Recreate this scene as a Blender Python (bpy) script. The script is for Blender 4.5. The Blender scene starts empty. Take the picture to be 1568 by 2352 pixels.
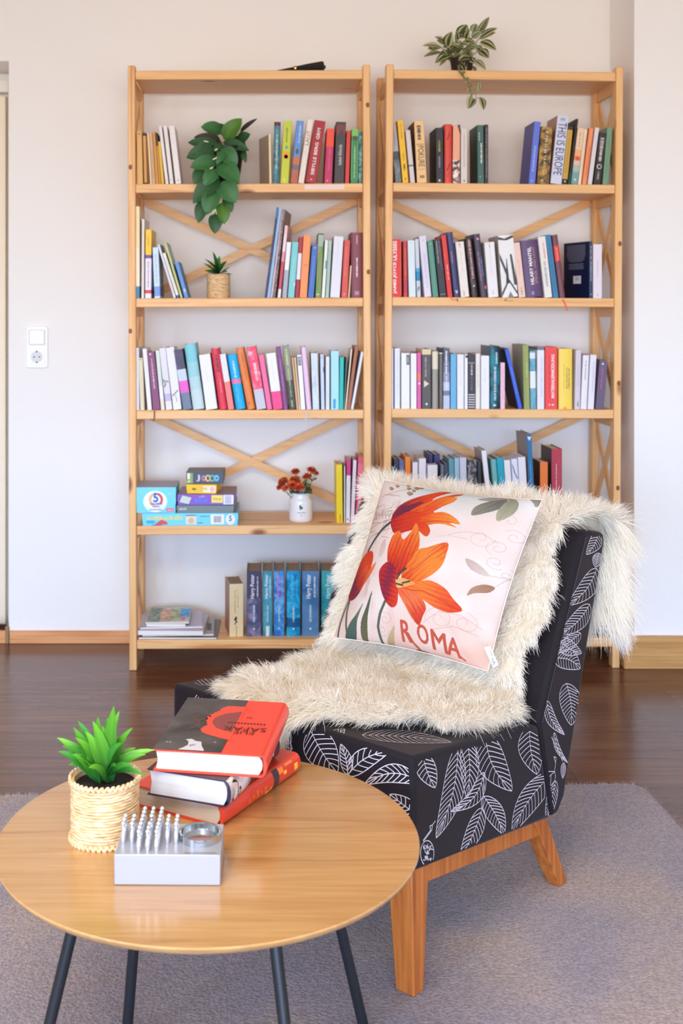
import bpy, math, random
import numpy as np
from mathutils import Vector, Matrix, Euler
random.seed(7); rng = np.random.default_rng(11)
S = bpy.context.scene
COL = S.collection
R = math.radians

# ---------------------------------------------------------------- camera
F, CX, CY, EYE = 2690.0, 620.0, 700.0, 1.25      # focal length and vanishing point in pixels of 1568x2352, eye height in metres
cam = bpy.data.cameras.new('camera'); camo = bpy.data.objects.new('camera', cam); COL.objects.link(camo)
camo.location = (0, 0, EYE); camo.rotation_euler = (R(90), 0, 0)
cam.sensor_fit = 'HORIZONTAL'; cam.sensor_width = 36.0; cam.lens = F / 1568 * 36.0
cam.shift_x = (784 - CX) / 1568; cam.shift_y = -(1176 - CY) / 1568
cam.clip_start = 0.05; cam.clip_end = 60
cam.dof.use_dof = True; cam.dof.focus_distance = 2.4; cam.dof.aperture_fstop = 8.5
S.camera = camo

# ---------------------------------------------------------------- light, sky, exposure
SKY_STRENGTH, SKY_COL, GROUND_COL = 14.9, (0.675, 1.015, 1.55), (0.52, 0.49, 0.44)
w = bpy.data.worlds.new('daylight'); S.world = w; w.use_nodes = True
nt = w.node_tree; nt.nodes.clear()
tc = nt.nodes.new('ShaderNodeTexCoord'); sp = nt.nodes.new('ShaderNodeSeparateXYZ'); rp = nt.nodes.new('ShaderNodeValToRGB')
bg = nt.nodes.new('ShaderNodeBackground'); wo = nt.nodes.new('ShaderNodeOutputWorld')
mr = nt.nodes.new('ShaderNodeMapRange'); mr.inputs[1].default_value = -0.06; mr.inputs[2].default_value = 0.10
rp.color_ramp.elements[0].color = (*GROUND_COL, 1); rp.color_ramp.elements[1].color = (*SKY_COL, 1)
nt.links.new(tc.outputs['Generated'], sp.inputs[0]); nt.links.new(sp.outputs['Z'], mr.inputs[0]); nt.links.new(mr.outputs[0], rp.inputs[0])
nt.links.new(rp.outputs[0], bg.inputs[0]); nt.links.new(bg.outputs[0], wo.inputs[0]); bg.inputs[1].default_value = SKY_STRENGTH
w.cycles.sampling_method = 'MANUAL'; w.cycles.sample_map_resolution = 256
WIN = (-2.75, 2.35, 0.10, 2.10, -4.6)               # the window wall behind the camera: x0, x1, z0, z1, y
po = bpy.data.lights.new('window_portal', 'AREA'); po.shape = 'RECTANGLE'; po.size = WIN[1]-WIN[0]; po.size_y = WIN[3]-WIN[2]
po.cycles.is_portal = True
poo = bpy.data.objects.new('window_portal', po); COL.objects.link(poo)
poo.location = ((WIN[0]+WIN[1])/2, WIN[4]-0.06, (WIN[2]+WIN[3])/2); poo.rotation_euler = (R(90), 0, 0)
SIDE = (-2.6, -0.6, 0.80, 2.05, -2.8)                # the window in the left wall: y0, y1, z0, z1, x
p2 = bpy.data.lights.new('side_window_portal', 'AREA'); p2.shape = 'RECTANGLE'; p2.size = SIDE[1]-SIDE[0]; p2.size_y = SIDE[3]-SIDE[2]
p2.cycles.is_portal = True; p2o = bpy.data.objects.new('side_window_portal', p2); COL.objects.link(p2o)
p2o.location = (SIDE[4]-0.06, (SIDE[0]+SIDE[1])/2, (SIDE[2]+SIDE[3])/2); p2o.rotation_euler = (R(90), 0, R(-90))
la = bpy.data.lights.new('ceiling_fill_light', 'AREA'); la.shape = 'DISK'; la.size = 1.5; la.energy = 66; la.color = (1.0, 0.92, 0.80)  # warm fill light added under the ceiling, no fixture belongs to it
lao = bpy.data.objects.new('ceiling_fill_light', la); COL.objects.link(lao); lao.location = (-0.5, 0.4, 2.48)
S.view_settings.view_transform = 'Standard'; S.view_settings.look = 'None'
S.view_settings.exposure = 0.15; S.view_settings.gamma = 1.0; S.view_settings.use_curve_mapping = False
cy = S.cycles
cy.max_bounces = 11; cy.diffuse_bounces = 9; cy.glossy_bounces = 3; cy.transmission_bounces = 8; cy.transparent_max_bounces = 6
cy.sample_clamp_indirect = 6.0; cy.caustics_reflective = False; cy.caustics_refractive = False

# ---------------------------------------------------------------- helpers
def s2l(c):
    return c / 12.92 if c <= 0.04045 else ((c + 0.055) / 1.055) ** 2.4
def rgb(c):
    if isinstance(c, str):
        c = c.lstrip('#'); c = tuple(int(c[i:i+2], 16) for i in (0, 2, 4))
    return tuple(s2l(v / 255) for v in c)
MATS = {}
def new_mat(name):
    m = bpy.data.materials.new(name); m.use_nodes = True
    return m, m.node_tree, m.node_tree.nodes['Principled BSDF']
def mat(c, rough=0.5, spec=0.4, metal=0.0, name=None, coat=0.0, bump=None):
    key = ('p', str(c), rough, spec, metal, coat, str(bump))
    if key in MATS: return MATS[key]
    m, t, p = new_mat(name or 'surface'); p.inputs['Base Color'].default_value = (*rgb(c), 1)
    p.inputs['Roughness'].default_value = rough; p.inputs['Specular IOR Level'].default_value = spec
    p.inputs['Metallic'].default_value = metal; p.inputs['Coat Weight'].default_value = coat
    if bump:
        add_bump(t, p, *bump)
    MATS[key] = m; return m
def add_bump(t, p, scale, strength, dist=0.002, detail=3, vec=None):
    tc = t.nodes.new('ShaderNodeTexCoord'); mp = t.nodes.new('ShaderNodeMapping'); n = t.nodes.new('ShaderNodeTexNoise'); b = t.nodes.new('ShaderNodeBump')
    if vec: mp.inputs['Scale'].default_value = vec
    n.inputs['Scale'].default_value = scale; n.inputs['Detail'].default_value = detail
    b.inputs['Strength'].default_value = strength; b.inputs['Distance'].default_value = dist
    t.links.new(tc.outputs['Object'], mp.inputs[0]); t.links.new(mp.outputs[0], n.inputs['Vector']); t.links.new(n.outputs[0], b.inputs['Height']); t.links.new(b.outputs[0], p.inputs['Normal'])
def noise_mat(stops, scale, vec=(1,1,1), rough=0.5, spec=0.4, detail=4, dist=0.0, name='mottled', bump=None, coat=0.0, seed=0.0):
    """colour noise through a ramp; stops = [(pos, colour), ...]"""
    key = ('n', str(stops), scale, vec, rough, spec, detail, dist, str(bump), coat, seed)
    if key in MATS: return MATS[key]
    m, t, p = new_mat(name)
    tc = t.nodes.new('ShaderNodeTexCoord'); mp = t.nodes.new('ShaderNodeMapping'); n = t.nodes.new('ShaderNodeTexNoise'); rp = t.nodes.new('ShaderNodeValToRGB')
    mp.inputs['Scale'].default_value = vec; mp.inputs['Location'].default_value = (seed, seed*0.7, seed*1.3)
    n.inputs['Scale'].default_value = scale; n.inputs['Detail'].default_value = detail; n.inputs['Distortion'].default_value = dist
    e = rp.color_ramp.elements
    while len(e) < len(stops): e.new(0.5)
    for k, (pos, c) in enumerate(stops): e[k].position = pos; e[k].color = (*rgb(c), 1)
    t.links.new(tc.outputs['Object'], mp.inputs[0]); t.links.new(mp.outputs[0], n.inputs['Vector']); t.links.new(n.outputs[0], rp.inputs[0]); t.links.new(rp.outputs[0], p.inputs['Base Color'])
    p.inputs['Roughness'].default_value = rough; p.inputs['Specular IOR Level'].default_value = spec; p.inputs['Coat Weight'].default_value = coat
    if bump:
        b = t.nodes.new('ShaderNodeBump'); b.inputs['Strength'].default_value = bump; b.inputs['Distance'].default_value = 0.002
        t.links.new(n.outputs[0], b.inputs['Height']); t.links.new(b.outputs[0], p.inputs['Normal'])
    MATS[key] = m; return m
def attr_mat(name, rough=0.6, spec=0.3, translucent=0.0, bump=None):
    """colour from the mesh's own colour attribute (a printed or grown pattern)"""
    m, t, p = new_mat(name); a = t.nodes.new('ShaderNodeVertexColor'); a.layer_name = 'Col'
    t.links.new(a.outputs[0], p.inputs['Base Color']); p.inputs['Roughness'].default_value = rough; p.inputs['Specular IOR Level'].default_value = spec
    if translucent:
        tr = t.nodes.new('ShaderNodeBsdfTranslucent'); mx = t.nodes.new('ShaderNodeMixShader'); mx.inputs[0].default_value = translucent
        out = t.nodes['Material Output']
        t.links.new(a.outputs[0], tr.inputs[0]); t.links.new(p.outputs[0], mx.inputs[1]); t.links.new(tr.outputs[0], mx.inputs[2]); t.links.new(mx.outputs[0], out.inputs[0])
    if bump: add_bump(t, p, *bump)
    return m
def pine(axis, tint=1.0, seed=0.0):
    """pale pine with grain along one axis, darker growth lines and scattered knots"""
    key = ('pine', axis, tint, seed)
    if key in MATS: return MATS[key]
    m, t, p = new_mat('pine_wood')
    N = t.nodes.new; L = t.links.new
    tc = N('ShaderNodeTexCoord'); mp = N('ShaderNodeMapping'); mp.inputs['Location'].default_value = (seed, seed*2, seed*3)
    sc = {'x': (0.9, 22, 22), 'y': (22, 0.9, 22), 'z': (22, 22, 0.9)}[axis]; mp.inputs['Scale'].default_value = sc
    n = N('ShaderNodeTexNoise'); n.inputs['Scale'].default_value = 2.2; n.inputs['Detail'].default_value = 5; n.inputs['Distortion'].default_value = 0.6
    rp = N('ShaderNodeValToRGB'); e = rp.color_ramp.elements; e.new(0.5); e.new(0.62)
    for k, (pos, c) in enumerate([(0.25, (226, 164, 100)), (0.45, (240, 187, 126)), (0.60, (244, 196, 137)), (0.74, (214, 146, 84))]):
        e[k].position = pos; e[k].color = (*[v*tint for v in rgb(c)], 1)
    v = N('ShaderNodeTexVoronoi'); v.inputs['Scale'].default_value = 1.0; mv = N('ShaderNodeMapping'); mv.inputs['Location'].default_value = (seed*1.7+.31, seed+.2, seed*.6)
    mv.inputs['Scale'].default_value = {'x': (4, 9, 9), 'y': (9, 4, 9), 'z': (9, 9, 4)}[axis]
    r2 = N('ShaderNodeMapRange'); r2.inputs[1].default_value = 0.07; r2.inputs[2].default_value = 0.15; r2.inputs[3].default_value = 1.0; r2.inputs[4].default_value = 0.0
    mx = N('ShaderNodeMix'); mx.data_type = 'RGBA'; mx.inputs[7].default_value = (*rgb((150, 84, 40)), 1)
    L(tc.outputs['Object'], mp.inputs[0]); L(mp.outputs[0], n.inputs['Vector']); L(n.outputs[0], rp.inputs[0])
    L(tc.outputs['Object'], mv.inputs[0]); L(mv.outputs[0], v.inputs['Vector']); L(v.outputs['Distance'], r2.inputs[0])
    L(r2.outputs[0], mx.inputs[0]); L(rp.outputs[0], mx.inputs[6]); L(mx.outputs[2], p.inputs['Base Color'])
    p.inputs['Roughness'].default_value = 0.42; p.inputs['Specular IOR Level'].default_value = 0.35
    MATS[key] = m; return m

class MB:
    """collects polygons with material slots and links them as ONE mesh object"""
    def __init__(s): s.v = []; s.f = []; s.m = []; s.mats = []; s.col = None
    def slot(s, m):
        if m not in s.mats: s.mats.append(m)
        return s.mats.index(m)
    def add(s, verts, faces, m):
        k = len(s.v); i = s.slot(m); s.v += [tuple(q) for q in verts]
        s.f += [tuple(k + j for j in f) for f in faces]; s.m += [i] * len(faces)
    def box(s, x0, x1, y0, y1, z0, z1, m, M=None):
        v = [Vector((x, y, z)) for z in (z0, z1) for y in (y0, y1) for x in (x0, x1)]
        if M is not None: v = [M @ q for q in v]
        s.add(v, [(0,2,3,1), (4,5,7,6), (0,1,5,4), (2,6,7,3), (0,4,6,2), (1,3,7,5)], m)
    def hexa(s, pts, m):      # 8 points ordered like box
        s.add(pts, [(0,2,3,1), (4,5,7,6), (0,1,5,4), (2,6,7,3), (0,4,6,2), (1,3,7,5)], m)
    def prism(s, poly, ax, a0, a1, m, caps=None):
        """poly of 2-D points extruded along axis ax (0,1,2) from a0 to a1"""
        def P(q, a):
            q = list(q); q.insert(ax, a); return q
        n = len(poly); v = [P(q, a0) for q in poly] + [P(q, a1) for q in poly]
        s.add(v, [(i, (i+1) % n, n + (i+1) % n, n + i) for i in range(n)] + [tuple(range(n-1, -1, -1)), tuple(range(n, 2*n))], m)
    def lathe(s, prof, m, n=32, c=(0,0,0), M=None):
        """prof = [(r, z), ...] turned about z"""
        v = []; f = []
        for r, z in prof:
            for k in range(n):
                a = 2*math.pi*k/n; q = Vector((c[0] + r*math.cos(a), c[1] + r*math.sin(a), c[2] + z)); v.append(M @ q if M is not None else q)
        for j in range(len(prof)-1):
            for k in range(n): f.append((j*n+k, j*n+(k+1) % n, (j+1)*n+(k+1) % n, (j+1)*n+k))
        if prof[0][0] > 1e-6: f.append(tuple(range(n-1, -1, -1)))
        if prof[-1][0] > 1e-6: f.append(tuple((len(prof)-1)*n + k for k in range(n)))
        s.add(v, f, m)
    def tube(s, pts, rad, m, n=10):
        pts = [Vector(p) for p in pts]; rad = rad if isinstance(rad, (list, tuple)) else [rad]*len(pts)
        v = []; f = []; up = None
        for i, p in enumerate(pts):
            d = (pts[min(i+1, len(pts)-1)] - pts[max(i-1, 0)]).normalized()
            if up is None: up = d.orthogonal().normalized()
            up = (up - d * up.dot(d)).normalized(); b = d.cross(up)
            for k in range(n):
                a = 2*math.pi*k/n; v.append(p + (up*math.cos(a) + b*math.sin(a))*rad[i])
        for i in range(len(pts)-1):
            for k in range(n): f.append((i*n+k, i*n+(k+1) % n, (i+1)*n+(k+1) % n, (i+1)*n+k))
        f.append(tuple(range(n-1, -1, -1))); f.append(tuple((len(pts)-1)*n+k for k in range(n)))
        s.add(v, f, m)
    def text(s, string, P0, ex, ey, m, bold=0.0):
        v, f = text_geo(string, bold); P0, ex, ey = Vector(P0), Vector(ex), Vector(ey)
        s.add([P0 + ex*a + ey*b for a, b in v], f, m)
    def quad(s, a, b, c, d, m): s.add([a, b, c, d], [(0,1,2,3)], m)
    def build(s, name, parent=None, smooth=35, bevel=0.0, seg=2, cols=None):
        me = bpy.data.meshes.new(name); me.from_pydata(s.v, [], s.f); 
        for m in s.mats: me.materials.append(m)
        if len(s.mats) > 1: me.polygons.foreach_set('material_index', s.m)
        if cols is not None:
            a = me.color_attributes.new('Col', 'FLOAT_COLOR', 'POINT'); c = np.ones((len(s.v), 4), np.float32); c[:, :3] = np.asarray(cols, np.float32); a.data.foreach_set('color', c.ravel())
        me.update()
        if smooth: me.shade_smooth(); me.set_sharp_from_angle(angle=R(smooth))
        o = bpy.data.objects.new(name, me); COL.objects.link(o)
        if parent is not None: o.parent = parent
        if bevel:
            b = o.modifiers.new('bevel', 'BEVEL'); b.width = bevel; b.segments = seg; b.limit_method = 'ANGLE'; b.angle_limit = R(40); b.harden_normals = False
        return o
TXT = {}
def text_geo(string, bold=0.0):
    if (string, bold) in TXT: return TXT[(string, bold)]
    cu = bpy.data.curves.new('letters', 'FONT'); cu.body = string; cu.resolution_u = 3; cu.offset = bold; cu.fill_mode = 'FRONT'
    ob = bpy.data.objects.new('letters', cu); COL.objects.link(ob)
    dg = bpy.context.evaluated_depsgraph_get(); me = bpy.data.meshes.new_from_object(ob.evaluated_get(dg))
    v = np.array([q.co[:2] for q in me.vertices]); f = [tuple(p.vertices) for p in me.polygons]
    lo, hi = v.min(0), v.max(0); v = (v - lo) / np.maximum(hi - lo, 1e-6)
    bpy.data.objects.remove(ob); bpy.data.curves.remove(cu); bpy.data.meshes.remove(me)
    TXT[(string, bold)] = ([tuple(q) for q in v], f); return TXT[(string, bold)]
def thing(name, label, cat, M=None, group=None):
    o = bpy.data.objects.new(name, None); COL.objects.link(o); o.empty_display_size = 0.05
    if M is not None: o.matrix_world = M
    return tag(o, label, cat, group)
def tag(o, label, cat, group=None):
    o['label'] = label; o['category'] = cat
    if group: o['group'] = group
    return o
def struct(o): o['kind'] = 'structure'; return o
def ray(px, py): return Vector(((px - CX) / F, 1.0, -(py - CY) / F))
def at(px, py, Y): d = ray(px, py); return Vector((d.x*Y, Y, EYE + d.z*Y))      # the point at distance Y seen there
def on_plane(px, py, Minv, axis, val):
    """local point on the plane local[axis] = val of a frame given by its inverse matrix"""
    o = Minv @ Vector((0, 0, EYE)); d = Minv.to_3x3() @ ray(px, py); t = (val - o[axis]) / d[axis]; return o + d*t
# ================================================================ the room
WALL_Y, PIER_Y, PIER_X, CEIL = 4.33, 4.04, 1.2556, 2.55
plaster = mat((238, 236, 233), 0.85, 0.2, name='wall_paint', bump=(140, 0.25, 0.002))
plaster_rough = mat((238, 236, 233), 0.85, 0.2, name='woodchip_paint', bump=(190, 0.55, 0.003))
def floor_mat():
    m, t, p = new_mat('walnut_laminate'); N = t.nodes.new; L = t.links.new
    tc = N('ShaderNodeTexCoord'); mp = N('ShaderNodeMapping'); mp.inputs['Scale'].default_value = (1, 1, 1)
    br = N('ShaderNodeTexBrick'); br.inputs['Scale'].default_value = 1.0; br.inputs['Brick Width'].default_value = 1.28; br.inputs['Row Height'].default_value = 0.19
    br.inputs['Mortar Size'].default_value = 0.0016; br.inputs['Color1'].default_value = (0.3,0.3,0.3,1); br.inputs['Color2'].default_value = (0.75,0.75,0.75,1); br.inputs['Mortar'].default_value = (0.05,0.05,0.05,1); br.offset = 0.37
    ms = N('ShaderNodeMapping'); ms.inputs['Scale'].default_value = (1.6, 26, 1); n = N('ShaderNodeTexNoise'); n.inputs['Scale'].default_value = 1.6; n.inputs['Detail'].default_value = 7; n.inputs['Distortion'].default_value = 0.4
    ad = N('ShaderNodeMix'); ad.data_type = 'FLOAT'; ad.inputs[0].default_value = 0.35
    rp = N('ShaderNodeValToRGB'); e = rp.color_ramp.elements; e.new(0.5)
    for k, (pos, c) in enumerate([(0.25, (70, 41, 28)), (0.5, (106, 67, 47)), (0.75, (132, 90, 66))]): e[k].position = pos; e[k].color = (*rgb(c), 1)
    L(tc.outputs['Object'], mp.inputs[0]); L(mp.outputs[0], br.inputs['Vector']); L(tc.outputs['Object'], ms.inputs[0]); L(ms.outputs[0], n.inputs['Vector'])
    L(n.outputs[0], ad.inputs[2]); L(br.outputs[0], ad.inputs[3]); L(ad.outputs[0], rp.inputs[0])
    # dark stamped smudges along the boards
    m2 = N('ShaderNodeMapping'); m2.inputs['Scale'].default_value = (9, 5.2, 1); n2 = N('ShaderNodeTexNoise'); n2.inputs['Scale'].default_value = 1.3; n2.inputs['Detail'].default_value = 5
    r2 = N('ShaderNodeMapRange'); r2.inputs[1].default_value = 0.66; r2.inputs[2].default_value = 0.74; r2.inputs[3].default_value = 0.0; r2.inputs[4].default_value = 0.55
    mx = N('ShaderNodeMix'); mx.data_type = 'RGBA'; mx.inputs[7].default_value = (*rgb((48, 28, 22)), 1)
    L(tc.outputs['Object'], m2.inputs[0]); L(m2.outputs[0], n2.inputs['Vector']); L(n2.outputs[0], r2.inputs[0]); L(r2.outputs[0], mx.inputs[0]); L(rp.outputs[0], mx.inputs[6]); L(mx.outputs[2], p.inputs['Base Color'])
    p.inputs['Roughness'].default_value = 0.22; p.inputs['Specular IOR Level'].default_value = 0.5
    return m
b = MB(); b.box(-2.9, 2.5, -4.9, 4.75, -0.06, 0, floor_mat()); struct(b.build('floor'))
b = MB(); b.box(-2.9, 2.5, -4.9, 4.75, CEIL, CEIL+0.1, plaster); struct(b.build('ceiling'))
NX, NZ = -0.965, 2.151                       # the door recess at the left: its corner and its lintel
b = MB(); b.box(NX, PIER_X, WALL_Y, WALL_Y+0.34, 0, CEIL, plaster); b.box(-2.9, NX, WALL_Y, WALL_Y+0.34, NZ, CEIL, plaster); struct(b.build('wall_back'))
b = MB(); b.box(-2.9, NX+0.02, WALL_Y+0.25, WALL_Y+0.35, 0, NZ+0.02, plaster); struct(b.build('wall_recess'))
b = MB(); b.box(PIER_X, 2.5, PIER_Y, WALL_Y+0.34, 0, CEIL, plaster_rough); struct(b.build('wall_right'))
b = MB(); b.box(2.4, 2.5, -4.7, PIER_Y, 0, CEIL, plaster); struct(b.build('wall_right_side'))
y0, y1, z0, z1, sx = SIDE
b = MB(); b.box(-2.9, -2.8, -4.7, y0, 0, CEIL, plaster); b.box(-2.9, -2.8, y1, 4.68, 0, CEIL, plaster); b.box(-2.9, -2.8, y0, y1, 0, z0, plaster); b.box(-2.9, -2.8, y0, y1, z1, CEIL, plaster); struct(b.build('wall_left'))
b = MB(); wf = mat((240, 240, 238), 0.4)
for k in range(4):
    yy = y0 + (y1-y0)*k/3; b.box(-2.88, -2.83, yy-0.03, yy+0.03, z0, z1, wf)
b.box(-2.88, -2.83, y0, y1, z0, z0+0.05, wf); b.box(-2.88, -2.83, y0, y1, z1-0.05, z1, wf); struct(b.build('window_2'))
x0, x1, z0, z1, wy = WIN
b = MB(); b.box(-2.9, x0, wy-0.1, wy, 0, CEIL, plaster); b.box(x1, 2.5, wy-0.1, wy, 0, CEIL, plaster); b.box(x0, x1, wy-0.1, wy, 0, z0, plaster); b.box(x0, x1, wy-0.1, wy, z1, CEIL, plaster); struct(b.build('wall_front'))
frm = mat((240, 240, 238), 0.4); b = MB()
for k in range(4):
    xx = x0 + (x1-x0)*k/3; b.box(xx-0.03, xx+0.03, wy-0.08, wy-0.02, z0, z1, frm)
b.box(x0, x1, wy-0.08, wy-0.02, z0, z0+0.05, frm); b.box(x0, x1, wy-0.08, wy-0.02, z1-0.05, z1, frm); struct(b.build('window_1'))
# door in the recess: cream leaf, white frame
dm = mat((240, 226, 202), 0.45); b = MB(); dy = WALL_Y+0.21
b.box(-1.93, -1.025, dy, dy+0.035, 0.012, 2.06, dm); b.box(-1.85, -1.10, dy-0.006, dy, 0.15, 0.95, dm); b.box(-1.85, -1.10, dy-0.006, dy, 1.05, 1.95, dm); d1 = struct(b.build('door_1', bevel=0.003))
b = MB(); fm = mat((236, 233, 228), 0.5); b.box(-1.012, -0.965, dy-0.012, dy+0.04, 0, 2.12, fm); b.box(-2.0, -1.012, dy-0.012, dy+0.04, 2.072, 2.12, fm); b.box(-2.0, -1.945, dy-0.012, dy+0.04, 0, 2.072, fm); struct(b.build('trim_1', bevel=0.003))
# baseboards
oak = noise_mat([(0.3, (196, 128, 76)), (0.5, (218, 152, 98)), (0.7, (226, 164, 110))], 3.0, (1.2, 40, 40), 0.4, name='baseboard_wood')
oak2 = noise_mat([(0.3, (176, 128, 72)), (0.5, (196, 146, 86)), (0.7, (206, 158, 98))], 3.0, (1.2, 40, 40), 0.42, name='box_baseboard_wood')
b = MB(); b.box(NX+0.004, PIER_X-0.045, WALL_Y-0.013, WALL_Y, 0, 0.047, oak); struct(b.build('baseboard_back', bevel=0.003))
b = MB(); b.box(-2.8, NX+0.002, WALL_Y-0.010, WALL_Y+0.003, 0, 0.046, oak); b.box(NX-0.012, NX+0.002, WALL_Y-0.012, WALL_Y+0.19, 0, 0.062, mat((150, 116, 84), 0.5)); struct(b.build('baseboard_left', bevel=0.002))
b = MB(); b.box(1.2125, 2.4, 4.012, PIER_Y, 0, 0.111, oak2); b.box(1.2125, PIER_X, PIER_Y, WALL_Y-0.001, 0, 0.111, oak2); struct(b.build('baseboard_right', bevel=0.006, seg=3))

# light switch above a socket
pw = mat((238, 238, 236), 0.35, 0.5); pd = mat((90, 92, 95), 0.6); pg = mat((214, 215, 217), 0.4)
c = at(86, 797, WALL_Y); sw = thing('switch_panel', 'white light switch above a round power socket on the bare wall', 'light switch', Matrix.Translation(c))
def rrect(w, h, r, n=5):
    o = []
    for cx, cz, a0 in ((w/2-r, h/2-r, 0), (-w/2+r, h/2-r, 90), (-w/2+r, -h/2+r, 180), (w/2-r, -h/2+r, 270)):
        for k in range(n+1): a = R(a0 + 90*k/n); o.append((cx + r*math.cos(a), cz + r*math.sin(a)))
    return o
def plate(b, w, h, r, y0, y1, m, cz=0): b.prism([(x, z+cz) for x, z in rrect(w, h, r)], 1, y0, y1, m)
b = MB(); plate(b, 0.080, 0.154, 0.010, -0.009, 0, pw); b.build('frame', sw, bevel=0.002)
b = MB(); plate(b, 0.062, 0.059, 0.006, -0.0095, -0.008, pg, 0.036); b.build('switch_surround', sw)
b = MB(); plate(b, 0.056, 0.053, 0.006, -0.0145, -0.008, pw, 0.036); b.build('rocker', sw, bevel=0.002)
b = MB(); plate(b, 0.060, 0.057, 0.007, -0.013, -0.008, pw, -0.036)
Mx = Matrix.Translation((0, 0, -0.036)) @ Matrix.Rotation(R(90), 4, 'X')
b.lathe([(0.0215, 0.0128), (0.0215, 0.0142), (0.0192, 0.0142), (0.0182, 0.0132), (0.0, 0.0132)], pg, 32, M=Mx)
for dx, dz in ((-0.0095, 0), (0.0095, 0)): b.lathe([(0.003, 0.0131), (0.003, 0.0146), (0, 0.0146)], pd, 14, M=Matrix.Translation((dx, 0, dz)) @ Mx)
for dz in (0.0195, -0.0195): b.box(-0.0025, 0.0025, -0.0149, -0.013, -0.036+dz-0.003, -0.036+dz+0.003, pd)
b.build('socket', sw)

# rug
def rug_mat():
    m, t, p = new_mat('wool_pile'); N = t.nodes.new; L = t.links.new
    tc = N('ShaderNodeTexCoord'); n = N('ShaderNodeTexNoise'); n.inputs['Scale'].default_value = 3.2; n.inputs['Detail'].default_value = 5; n.inputs['Distortion'].default_value = 0.8
    rp = N('ShaderNodeValToRGB'); e = rp.color_ramp.elements; e.new(0.5)
    for k, (pos, c) in enumerate([(0.33, (148, 138, 148)), (0.5, (160, 145, 147)), (0.68, (172, 151, 141))]): e[k].position = pos; e[k].color = (*rgb(c), 1)
    n2 = N('ShaderNodeTexNoise'); n2.inputs['Scale'].default_value = 165; n2.inputs['Detail'].default_value = 3
    r2 = N('ShaderNodeMapRange'); r2.inputs[1].default_value = 0.3; r2.inputs[2].default_value = 0.7; r2.inputs[3].default_value = 0.62; r2.inputs[4].default_value = 1.12
    mu = N('ShaderNodeMix'); mu.data_type = 'RGBA'; mu.blend_type = 'MULTIPLY'; mu.inputs[0].default_value = 1.0
    L(tc.outputs['Object'], n.inputs['Vector']); L(n.outputs[0], rp.inputs[0]); L(tc.outputs['Object'], n2.inputs['Vector']); L(n2.outputs[0], r2.inputs[0]); L(rp.outputs[0], mu.inputs[6]); L(r2.outputs[0], mu.inputs[7]); L(mu.outputs[2], p.inputs['Base Color'])
    bp = N('ShaderNodeBump'); bp.inputs['Strength'].default_value = 0.9; bp.inputs['Distance'].default_value = 0.006; L(n2.outputs[0], bp.inputs['Height']); L(bp.outputs[0], p.inputs['Normal'])
    p.inputs['Roughness'].default_value = 0.95; p.inputs['Specular IOR Level'].default_value = 0.1; p.inputs['Sheen Weight'].default_value = 0.25
    return m
RUG_Z = 0.010
rm = rug_mat(); b = MB()
poly = rrect(2.7, 2.4, 0.05); b.prism([(x, y) for x, y in poly], 2, 0.0, RUG_Z, rm)
# short tufts along the visible far and right edges
for k in range(2600):
    if k % 2: x, y, dx, dy = random.uniform(-1.35, 1.33), 1.2, 0, 1
    else: x, y, dx, dy = 1.35, random.uniform(-1.15, 1.18), 1, 0
    x -= dx*random.uniform(0, .012); y -= dy*random.uniform(0, .012); h = random.uniform(.004, .012); jx, jy = random.uniform(-.006, .006), random.uniform(-.006, .006)
    b.add([(x-.0016*dy, y-.0016*dx, RUG_Z-.004), (x+.0016*dy, y+.0016*dx, RUG_Z-.004), (x+dx*.009+jx, y+dy*.009+jy, RUG_Z+h*.5)], [(0,1,2)], rm)
ru = b.build('rug', smooth=40); ru.matrix_world = Matrix.Translation((0.962, 3.035, 0)) @ Matrix.Rotation(R(2.6), 4, 'Z') @ Matrix.Translation((-1.35, -1.2, 0))
tag(ru, 'mauve grey short pile rug under the chair and round table', 'rug')

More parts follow.
